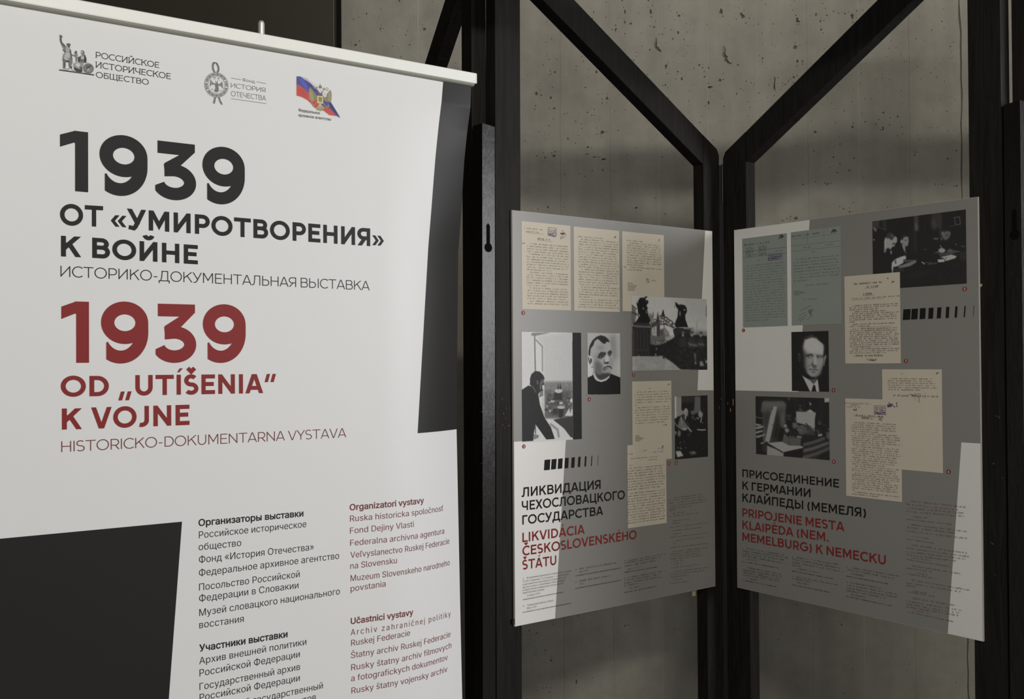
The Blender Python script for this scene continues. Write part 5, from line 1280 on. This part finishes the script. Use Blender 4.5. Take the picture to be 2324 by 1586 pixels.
B.doc((1795.0, 527.3), (1910.4, 734.4), 'blue', [(.055, .02, .58, .0062, .28), (.185, .25, .42, .0036, .22), (.185, .70, .88, .0036, .22), (.24, .42, .50, .004, .2)] + rows(.305, 8, .0325, .05, .98, indent=(0,), short={7: .38}, seed=13) +
      [(.585, .28, .80, .0036, .22), (.645, .05, .20, .0045, .28), (.662, .05, .30, .0045, .28), (.68, .05, .18, .0045, .28), (.735, .24, .55, .0036, .22)], ink='ink_blue', seed=13, extra=exb2)
def exb3(mb, P):
    scribble(mb, P, .88, .105, .025, .014, 1, 3, 8, .007); scribble(mb, P, .79, .06, .01, .006, 1, 4, 5, .012); rule(mb, P, .38, .152, .62, .152, .004, 1); rule(mb, P, .33, .235, .54, .235, .004, 1); rule(mb, P, .14, .278, .72, .278, .003, 1); scribble(mb, P, .50, .965, .06, .006, 1, 5, 8, .006)
    for k in (.585, .605, .625, .810, .830): rule(mb, P, .30, k + .004, .85, k + .004, .0028, 1)
B.doc((1916.6, 627.4), (2045.0, 824.4), 'cream', [(.105, .18, .70, .005, .34), (.145, .40, .62, .005, .34), (.228, .35, .53, .006, .34), (.268, .14, 1.0, .0038, .26)] + rows(.350, 3, .0228, .09, .98, .0036, .30, (0,), {2: .62}, 14) + rows(.420, 6, .0228, .09, .98, .0036, .30, (0, 1), {0: .75, 5: .18}, 15) +
      rows(.562, 2, .0228, .09, .94, .0036, .30, (0,), {1: .5}, 16) + rows(.615, 10, .0226, .09, .99, .0036, .30, (0,), {9: .48}, 17) + rows(.842, 3, .0228, .09, .99, .0036, .30, (0,), {2: .75}, 18) + [(.922, .17, .74, .005, .32), (.965, .40, .62, .005, .28)], level=1, seed=14, extra=exb3)
def exb4(mb, P):
    scribble(mb, P, .93, .04, .025, .015, 1, 3, 8, .005); scribble(mb, P, .57, .255, .10, .02, 1, 5, 9, .004)
    for a in ((.56, .24, .565, .31), (.62, .25, .63, .33), (.72, .23, .725, .29)): rule(mb, P, a[0], (a[1] + a[3]) / 2, a[2], (a[1] + a[3]) / 2, a[3] - a[1], 1)
B.doc((2002.1, 837.8), (2140.6, 1073.6), 'cream', [(.050, .33, .38, .004, .24)] + rows(.100, 6, .0222, .10, .93, .0036, .24, (0,), {0: .85, 1: .84, 5: .67}, 20) + [(.272, .18, .95, .005, .26)], level=1, seed=15, extra=exb4, label=None)
def exb5(mb, P):
    box_stamp(mb, P, .53, .065, .735, .150, 2, 11); scribble(mb, P, .82, .06, .06, .02, 2, 12, 12, .010); rule(mb, P, .78, .03, .90, .075, .010, 2); scribble(mb, P, .93, .05, .02, .03, 2, 13, 7, .008); rule(mb, P, .17, .178, .70, .178, .003, 1); rule(mb, P, .30, .202, .52, .202, .003, 1); scribble(mb, P, .65, .19, .06, .03, 1, 14, 8, .004); scribble(mb, P, .17, .115, .05, .012, 2, 15, 7, .006)
B.doc((1918.6, 903.8), (2048.0, 1139.4), 'cream', [(.055, .0, .48, .0036, .24), (.072, .11, .26, .0036, .24), (.092, .03, .30, .0036, .24), (.178, .17, .68, .005, .36), (.199, .30, .52, .005, .36)] + rows(.250, 5, .0222, .115, .95, .0036, .26, (0,), {4: .60}, 21) + rows(.361, 6, .0222, .115, .98, .0036, .26, (0,), {5: .7}, 22) +
      rows(.494, 4, .0222, .115, 1.0, .0036, .26, (0,), {}, 23) + rows(.583, 5, .0222, .115, .96, .0036, .26, (0,), {4: .70}, 24) + rows(.694, 3, .0222, .115, .98, .0036, .26, (0,), {2: .90}, 25) + rows(.761, 4, .0222, .115, .98, .0036, .26, (0,), {3: .8}, 26) + rows(.850, 4, .0222, .115, .96, .0036, .26, (0,), {}, 27) + rows(.938, 1, .0222, .115, .2, .0036, .26) + rows(.958, 2, .0222, .115, .96, .0036, .26, (0,), {1: .60}, 28), level=2, seed=16, extra=exb5)
z = Zoom(1940, 440, .18916)
B.bars(z, [((585,1385),(672,1380)), ((685,1380),(760,1375)), ((785,1372),(853,1368)), ((890,1367),(947,1364)), ((993,1362),(1041,1358)), ((1098,1356),(1137,1354)), ((1208,1350),(1235,1347)), ((1318,1344),(1333,1343)), ((1430,1339),(1435,1339))],
       [((577,1513),(665,1507)), ((677,1507),(753,1503)), ((778,1503),(846,1498)), ((882,1498),(939,1495)), ((985,1494),(1033,1491)), ((1091,1490),(1129,1487)), ((1198,1485),(1226,1483)), ((1308,1480),(1322,1479)), ((1420,1474),(1425,1473))])
B.caps('heading_text', [('ПРИСОЕДИНЕНИЕ', (1685.3, 1082.2), (1904.6, 1106.6), 1064.6), ('К ГЕРМАНИИ', (1685.3, 1110.2), (1839.9, 1128.6), 1091.8), ('КЛАЙПЕДЫ (МЕМЕЛЯ)', (1685.3, 1138.1), (1965.8, 1174.2), 1119.2)], 'black_print', 'black Russian heading')
B.caps('heading_text', [('PRIPOJENIE MESTA', (1685.3, 1171.7), (1916.8, 1205.6), 1152.8), ('KLAIPĖDA (NEM.', (1685.3, 1199.7), (1881.2, 1229.3), 1180.8), ('MEMELBURG) K NEMECKU', (1685.3, 1226.8), (2010.8, 1281.6), 1207.8)], 'red_print', 'red Slovak heading')
for q, n in (((1687.8, 749.6), '1'), ((2189.7, 655.6), '2'), ((2056.5, 818.9), '3'), ((1892, 885.3), '4'), ((1892.8, 1047.5), '5'), ((2153.3, 1070.2), '6')): B.badge(q, n)
z = Zoom(1660, 1200, .17212)
B.captions(z, [('1', (147, 262), (154, 263), 18, True)] + para([((205,268),(700,355),21,False),((150,296),(755,394),21,False),((150,330),(700,420),21,False),((150,362),(755,472),21,False),((205,408),(350,434),21,False),((150,435),(630,524),13,True)]) +
 para([((205,520),(665,607),21,False),((150,546),(680,643),21,False),((150,578),(630,672),21,False),((150,610),(630,702),21,False),((210,660),(350,686),21,False),((155,682),(600,770),13,True)]) +
 [('3', (802, 378), (812, 380), 18, True)] + para([((850,384),(1420,482),21,False),((800,408),(1435,526),21,False),((800,448),(1470,574),21,False),((800,484),(935,508),21,False),((850,530),(1150,584),21,False),((800,560),(1340,662),13,True)]) +
 [('4', (802, 630), (812, 632), 18, True)] + para([((860,642),(1405,748),21,False),((800,662),(1045,708),21,False),((860,712),(1020,744),21,False),((800,740),(1300,842),13,True)]) +
 [('5', (1518, 507), (1528, 509), 18, True)] + para([((1575,518),(2225,636),21,False),((1520,543),(2150,664),21,False),((1575,597),(1760,632),21,False),((1520,628),(2075,732),13,True)]) +
 [('6', (1522, 710), (1532, 712), 18, True)] + para([((1575,718),(1985,794),21,False),((1520,748),(2200,872),21,False),((1520,786),(2185,910),21,False),((1520,822),(2040,918),21,False),((1580,874),(1770,910),21,False),((1520,895),(2120,1022),13,True)]), seed=9, label='small dark caption lines')
z = Zoom(2000, 1100, .30653)
rr_ = []
for a, b, bo in [((220,126),(632,172),0),((187,150),(575,192),0),((187,176),(615,216),0),((187,202),(637,242),0),((232,240),(345,252),0),((188,258),(525,297),1),((222,300),(637,352),0),((187,320),(565,364),0),((187,347),(642,404),0),((232,388),(350,404),0),((188,405),(405,438),1),
   ((225,450),(650,514),0),((187,472),(660,540),0),((187,500),(625,556),0),((187,522),(570,572),0),((225,545),(370,566),0),((188,555),(525,612),1),((230,604),(592,664),0),((187,622),(400,652),0),((260,660),(350,672),0),((190,662),(410,700),1),
   ((230,710),(655,786),0),((187,730),(602,800),0),((187,750),(262,762),0),((235,792),(350,810),0),((195,795),(410,834),1),((235,845),(545,897),0),((187,866),(605,938),0),((187,888),(585,957),0),((187,908),(580,975),0),((235,935),(355,955),0),((195,943),(535,1017),1)]:
    rr_.append((None, a, b, 9 if bo else 13, bool(bo)))
B.captions(z, rr_, ('caption_red', 'caption_red'), 11, label='small red caption lines')
GB = 2.9
p = Pic(pl, (1980.1, 502.4), (2194.2, 643.2), 210, 27, Zoom(1970, 465, .12611), GB)
p.poly([(70,290),(215,280),(200,380),(140,480),(70,400)], 46, 1, 2); p.poly([(85,390),(150,430),(150,490),(120,460)], 88, 1, .8); p.poly([(260,280),(330,270),(340,470),(270,430)], 40, .9, 2); p.line([(200,405),(330,450)], 8, 70, .8)
p.poly([(830,200),(900,190),(905,450),(840,470)], 52, 1, 2); p.line([(870,360),(880,450)], 30, 78, .8, 2); p.poly([(1140,150),(1310,130),(1315,400),(1150,430)], 40, 1, 2); p.line([(1170,280),(1210,420)], 40, 60, .7, 3); p.line([(1310,170),(1300,560)], 26, 46, .9, 2); p.line([(850,480),(860,850)], 22, 44, .8, 2); p.line([(790,500),(800,800)], 26, 34, .8, 3)
p.line([(1555,225),(1575,355),(1665,345),(1650,215),(1555,225)], 9, 70); p.line([(1470,385),(1560,370)], 8, 50)
p.poly([(300,850),(300,620),(320,580),(440,590),(490,560),(525,590),(525,660),(490,700),(480,750),(450,745),(400,805),(370,770),(330,790)], 112, 1, .6); p.poly([(330,600),(345,520),(400,490),(470,540),(480,570),(430,640),(380,600)], 44, 1, .8); p.line([(430,530),(440,580)], 14, 90, .8, .6); p.poly([(440,690),(490,680),(480,710),(445,720)], 40, .9, .7); p.poly([(470,720),(490,710),(470,755)], 90)
p.line([(310,640),(305,850)], 20, 130, .8, 1); p.poly([(405,820),(432,830),(425,890),(408,880)], 112, 1, .6); p.ell(108,628,9,9,150); p.poly([(290,790),(340,790),(330,830),(300,860)], 88, .8, 1)
p.poly([(600,620),(625,580),(680,555),(725,570),(735,650),(715,740),(670,745),(615,690)], 100, 1, .6); p.poly([(610,620),(600,570),(650,530),(720,540),(720,570),(650,580),(620,640)], 34, 1, .6); p.poly([(655,620),(700,615),(695,650),(660,650)], 66, .8, .8); p.ell(600,660,14,30,112); p.poly([(605,690),(680,750),(670,860),(640,800)], 108, 1, .5); p.line([(675,750),(678,870)], 22, 50)
p.poly([(430,1040),(480,980),(600,930),(680,910),(690,970),(640,990),(640,1040),(540,1100),(450,1120),(440,1210),(425,1150)], 128, 1, .6); p.line([(490,990),(500,1050)], 20, 40, .9, .6); p.poly([(540,1110),(860,990),(875,1030),(760,1100),(570,1140)], 88, 1, .5); p.poly([(630,990),(880,985),(830,1010),(660,1030)], 62, .9, .5); p.line([(450,1140),(440,1210)], 18, 120)
p.poly([(1330,560),(1325,490),(1380,455),(1470,460),(1490,510),(1470,580),(1400,640),(1350,600)], 72, 1, .8); p.poly([(1350,470),(1420,430),(1480,450),(1480,480),(1400,470),(1370,500)], 30, 1, .8); p.poly([(1395,530),(1460,530),(1440,570),(1400,560)], 48, .8, 1); p.ell(1340,510,14,30,86); p.poly([(1310,580),(1340,600),(1330,650),(1315,620)], 82, .9, .8); p.line([(1195,608),(1255,608)], 26, 72, .9, .6)
p.poly([(1180,870),(1270,830),(1280,860)], 66, 1, .8); p.ell(1330,820,62,42,112,1,.6); p.line([(1300,730),(1350,800)], 10, 100); p.poly([(1410,830),(1470,790),(1530,810),(1530,860),(1440,850)], 68, 1, .8); p.poly([(1260,880),(1530,840),(1600,850),(1500,900),(1300,920)], 54, 1, .8); p.poly([(1300,940),(1500,895),(1600,920),(1570,960),(1400,1010),(1370,960)], 122, 1, .5); p.poly([(1250,985),(1370,975),(1385,1020),(1270,1035)], 128, 1, .5); p.line([(1400,960),(1420,950)], 14, 60)
p.line([(975,1030),(1020,1060)], 16, 110); p.line([(1030,1035),(1140,1040)], 10, 60); p.line([(1090,1065),(1240,1045)], 12, 72, .9, .5); p.line([(1540,830),(1640,840)], 16, 66); p.line([(1570,700),(1600,720)], 12, 66); p.line([(1680,745),(1745,748)], 10, 66); p.poly([(1640,850),(1780,820),(1780,990),(1660,1000)], 36, .9, 2); p.poly([(450,1160),(640,1130),(640,1190),(480,1200)], 44, .9, 2); p.poly([(620,1260),(1000,1200),(1200,1210),(800,1290)], 34, .9, 4); p.blobs((1000, 740, 1060, 810), 3, (8, 12), [60])
p.grain(3); p.build('photograph', B.root, .0005, label='dark photograph of men signing papers at a long table')
p = Pic(pl, (1796.2, 753.4), (1881.9, 888.9), 104, 24, Zoom(1785, 745, .09458), GB)
p.poly([(400,480),(450,260),(560,200),(640,195),(740,260),(880,380),(895,480),(880,650),(890,780),(860,960),(810,1100),(720,1160),(600,1160),(500,1080),(430,930),(420,700)], 112, 1, 1.2); p.poly([(450,260),(600,190),(740,260),(890,400),(880,620),(650,600),(430,560),(400,440)], 138, .9, 3)
p.poly([(380,420),(470,600),(470,900),(520,1110),(400,1000),(350,700)], 36, .8, 4); p.poly([(430,250),(560,190),(640,180),(720,230),(600,220),(470,270)], 34, .9, 1); p.poly([(740,250),(900,380),(900,300),(800,220)], 24, 1, 1); p.poly([(850,900),(880,900),(830,1100),(740,1170),(620,1170),(780,1080)], 52, .8, 3)
p.poly([(450,640),(560,610),(640,620),(640,690),(590,650),(520,680),(460,680)], 38, .9, 1.2); p.poly([(720,640),(800,650),(890,660),(880,690),(800,670),(730,690)], 36, .9, 1.2); p.ell(560,690,46,24,52,.9,1); p.ell(570,688,18,12,150,.9,.5); p.ell(790,695,56,26,44,.9,1); p.ell(798,693,18,14,160,.9,.5)
p.poly([(640,650),(660,760),(600,850),(620,900),(720,910),(700,880),(640,860),(650,760)], 46, .8, 1.2); p.poly([(665,650),(710,650),(735,860),(700,890),(650,860)], 128, .9, 1.2); p.poly([(600,870),(740,890),(700,990),(640,960)], 62, .8, 1.6); p.line([(520,920),(580,870)], 16, 64, .8, 1); p.line([(550,980),(640,1000),(750,1000)], 18, 34, 1, .6); p.line([(590,1015),(720,1018)], 16, 140, .9, .6); p.ell(650,1045,60,22,52,.8,1.2); p.poly([(540,1070),(800,1060),(720,1150),(600,1150)], 105, .8, 2)
p.poly([(900,690),(950,630),(962,680),(930,780),(905,910),(885,900)], 96, 1, .8); p.poly([(280,600),(320,610),(345,700),(320,830),(285,780)], 38, 1, 1); p.line([(285,605),(325,640)], 10, 90, .8, .6)
p.poly([(540,1200),(640,1230),(740,1190),(700,1320),(650,1340)], 66, 1, 1.5); p.poly([(375,1120),(420,1160),(560,1240),(660,1340),(600,1540),(560,1500)], 128, 1, .6); p.poly([(660,1340),(750,1215),(790,1540),(720,1540)], 132, 1, .6); p.poly([(640,1370),(690,1365),(725,1540),(595,1540)], 24, 1, .5); p.line([(640,1310),(600,1300)], 10, 70)
p.grain(3); p.build('photograph', B.root, .0005, label='portrait photograph of a balding man in a dark suit and tie')
p = Pic(pl, (1715, 898.9), (1883.2, 1044.2), 170, 27, Zoom(1705, 890, .10716), GB)
p.poly([(240,200),(270,190),(680,195),(745,260),(720,420),(700,740),(600,740),(560,1040),(250,1040),(250,420),(200,420)], 66, 1, 1); p.poly([(250,420),(430,400),(330,900),(250,700)], 40, .8, 4); p.poly([(540,400),(620,420),(640,740),(640,1040),(400,1040)], 26, .9, 5); p.poly([(600,420),(720,420),(700,740),(640,740)], 72, .8, 3); p.ell(640,400,50,60,50,.8,4); p.poly([(240,200),(700,195),(730,300),(230,310)], 84, .6, 4)
p.poly([(470,300),(550,300),(480,640),(385,1060),(295,1040),(400,520)], 112, 1, .6); p.line([(445,335),(460,350)], 14, 40); p.line([(450,690),(455,705)], 12, 50)
for a in ([(90,660),(230,690),(160,715),(90,700)], [(90,740),(230,705),(280,730),(190,770),(90,780)], [(90,840),(230,790),(260,830),(90,880)], [(90,930),(280,885),(300,905),(150,965),(90,950)]): p.poly(a, 108, 1, .5)
p.line([(90,525),(240,548)], 10, 90); p.line([(160,810),(240,800)], 12, 50); p.poly([(180,1080),(300,1040),(310,1050),(240,1100)], 104, 1, .5); p.poly([(260,1110),(350,1080),(340,1280),(250,1240)], 46, .9, 3)
p.poly([(950,400),(1170,405),(1180,400),(1250,365),(1330,425),(1375,430),(1350,560),(1345,850),(1200,700),(960,640)], 112, 1, .5); p.poly([(1180,400),(1250,365),(1330,420),(1250,420)], 124, 1, .5); p.line([(950,405),(1170,410)], 12, 50, .8)
p.poly([(1550,110),(1665,115),(1660,205),(1555,215)], 122); p.poly([(1245,190),(1255,230),(1280,240),(1265,280),(1245,275),(1232,240)], 100); p.line([(1250,280),(1250,370)], 8, 50); p.poly([(1005,345),(1080,350),(1080,390),(1010,380)], 64, 1, .6); p.poly([(1020,260),(1055,262),(1055,310),(1020,310)], 56, 1, .6); p.poly([(770,100),(830,100),(820,180),(775,170)], 50, 1, .8); p.line([(860,110),(960,150),(940,360)], 30, 34, .8, 2); p.line([(745,500),(840,505)], 26, 60, .8, 1); p.line([(770,565),(840,570)], 26, 54, .8, 1); p.line([(935,540),(935,600)], 12, 90); p.line([(1480,110),(1480,600)], 60, 33, .7, 4); p.line([(1100,110),(1100,380)], 40, 33, .7, 3)
p.ring(1455,650,30,30,10,70); p.line([(1430,660),(1480,660)], 8, 60); p.ell(1636,780,12,12,120); p.line([(1520,695),(1595,700)], 6, 50)
p.poly([(690,740),(710,610),(800,800),(830,830),(740,860)], 98, 1, .7); p.line([(700,665),(880,630)], 16, 24); p.line([(710,765),(800,740)], 16, 24); p.poly([(870,650),(960,640),(1000,720),(950,760),(890,770)], 74, 1, 1); p.ell(1080,800,110,100,78,1,1.5); p.poly([(990,720),(1200,700),(1350,850),(1320,900),(1040,900)], 62, .9, 1.5); p.blobs((980, 690, 1340, 900), 60, (6, 22), [40, 60, 92, 110], .6)
for i in range(9): p.line([(1140 + i * 22, 700 + i * 8), (1240 + i * 14, 880)], 9, 34, .8)
p.line([(1160,655),(1230,735)], 14, 30); p.poly([(1050,880),(1350,900),(1400,960),(1060,1040)], 30, .9, 2); p.ell(900,860,110,80,30,1,1); p.ell(830,940,16,14,110); p.ell(890,945,14,12,100); p.line([(980,940),(1060,950)], 24, 112)
p.poly([(700,870),(800,960),(1060,950),(1045,1120),(790,1130),(660,1050)], 66, 1, .8); p.line([(800,970),(800,1110)], 10, 45); p.poly([(330,1070),(650,1045),(800,1125),(1050,1130),(1130,1170),(680,1270)], 112, 1, .5); p.poly([(340,1130),(690,1270),(680,1440),(330,1420)], 106, 1, .5); p.line([(330,1075),(670,1275)], 20, 34); p.poly([(690,1270),(1125,1180),(1110,1480),(680,1440)], 25)
for i, (y0, v) in enumerate([(1080, 62), (1150, 34), (1210, 70), (1280, 36), (1350, 72), (1420, 34)]):
    p.poly([(1100, y0), (1300, y0 - 50), (1640, y0 - 170), (1670, y0 - 120), (1330, y0 + 25), (1100, y0 + 70)], v, 1, .8)
p.poly([(1100,1420),(1400,1300),(1670,1200),(1670,1520),(1090,1520)], 28, 1, 1.5); p.line([(1110,1400),(1420,1300),(1660,1180)], 40, 62, .9, 1); p.line([(1100,1480),(1400,1380)], 34, 44, .9, 1); p.line([(1110,1390),(1095,1460)], 14, 110)
p.poly([(1380,790),(1440,780),(1490,900),(1430,940)], 40, 1, .6); p.line([(1390,800),(1440,910)], 8, 76); p.line([(1430,915),(1490,900)], 30, 112); p.poly([(1500,760),(1540,800),(1620,1030),(1590,1040)], 25, 1, .6); p.poly([(1580,850),(1665,840),(1665,1000),(1620,980)], 66, .9, 1)
p.grain(3); p.build('photograph', B.root, .0005, label='photograph of a cluttered table with boxes and striped cloth')
mb = MB(); q = pl.st(2223, 648); mb.poly([pl.P(PW - .001, q[1] - .004, -.0062), pl.P(PW - .001, q[1] + .003, -.0062), pl.P(PW + .004, q[1] + .002, -.0062), pl.P(PW + .005, q[1] - .004, -.0062)]); mb.build('tape_tab', 'tape', B.root)
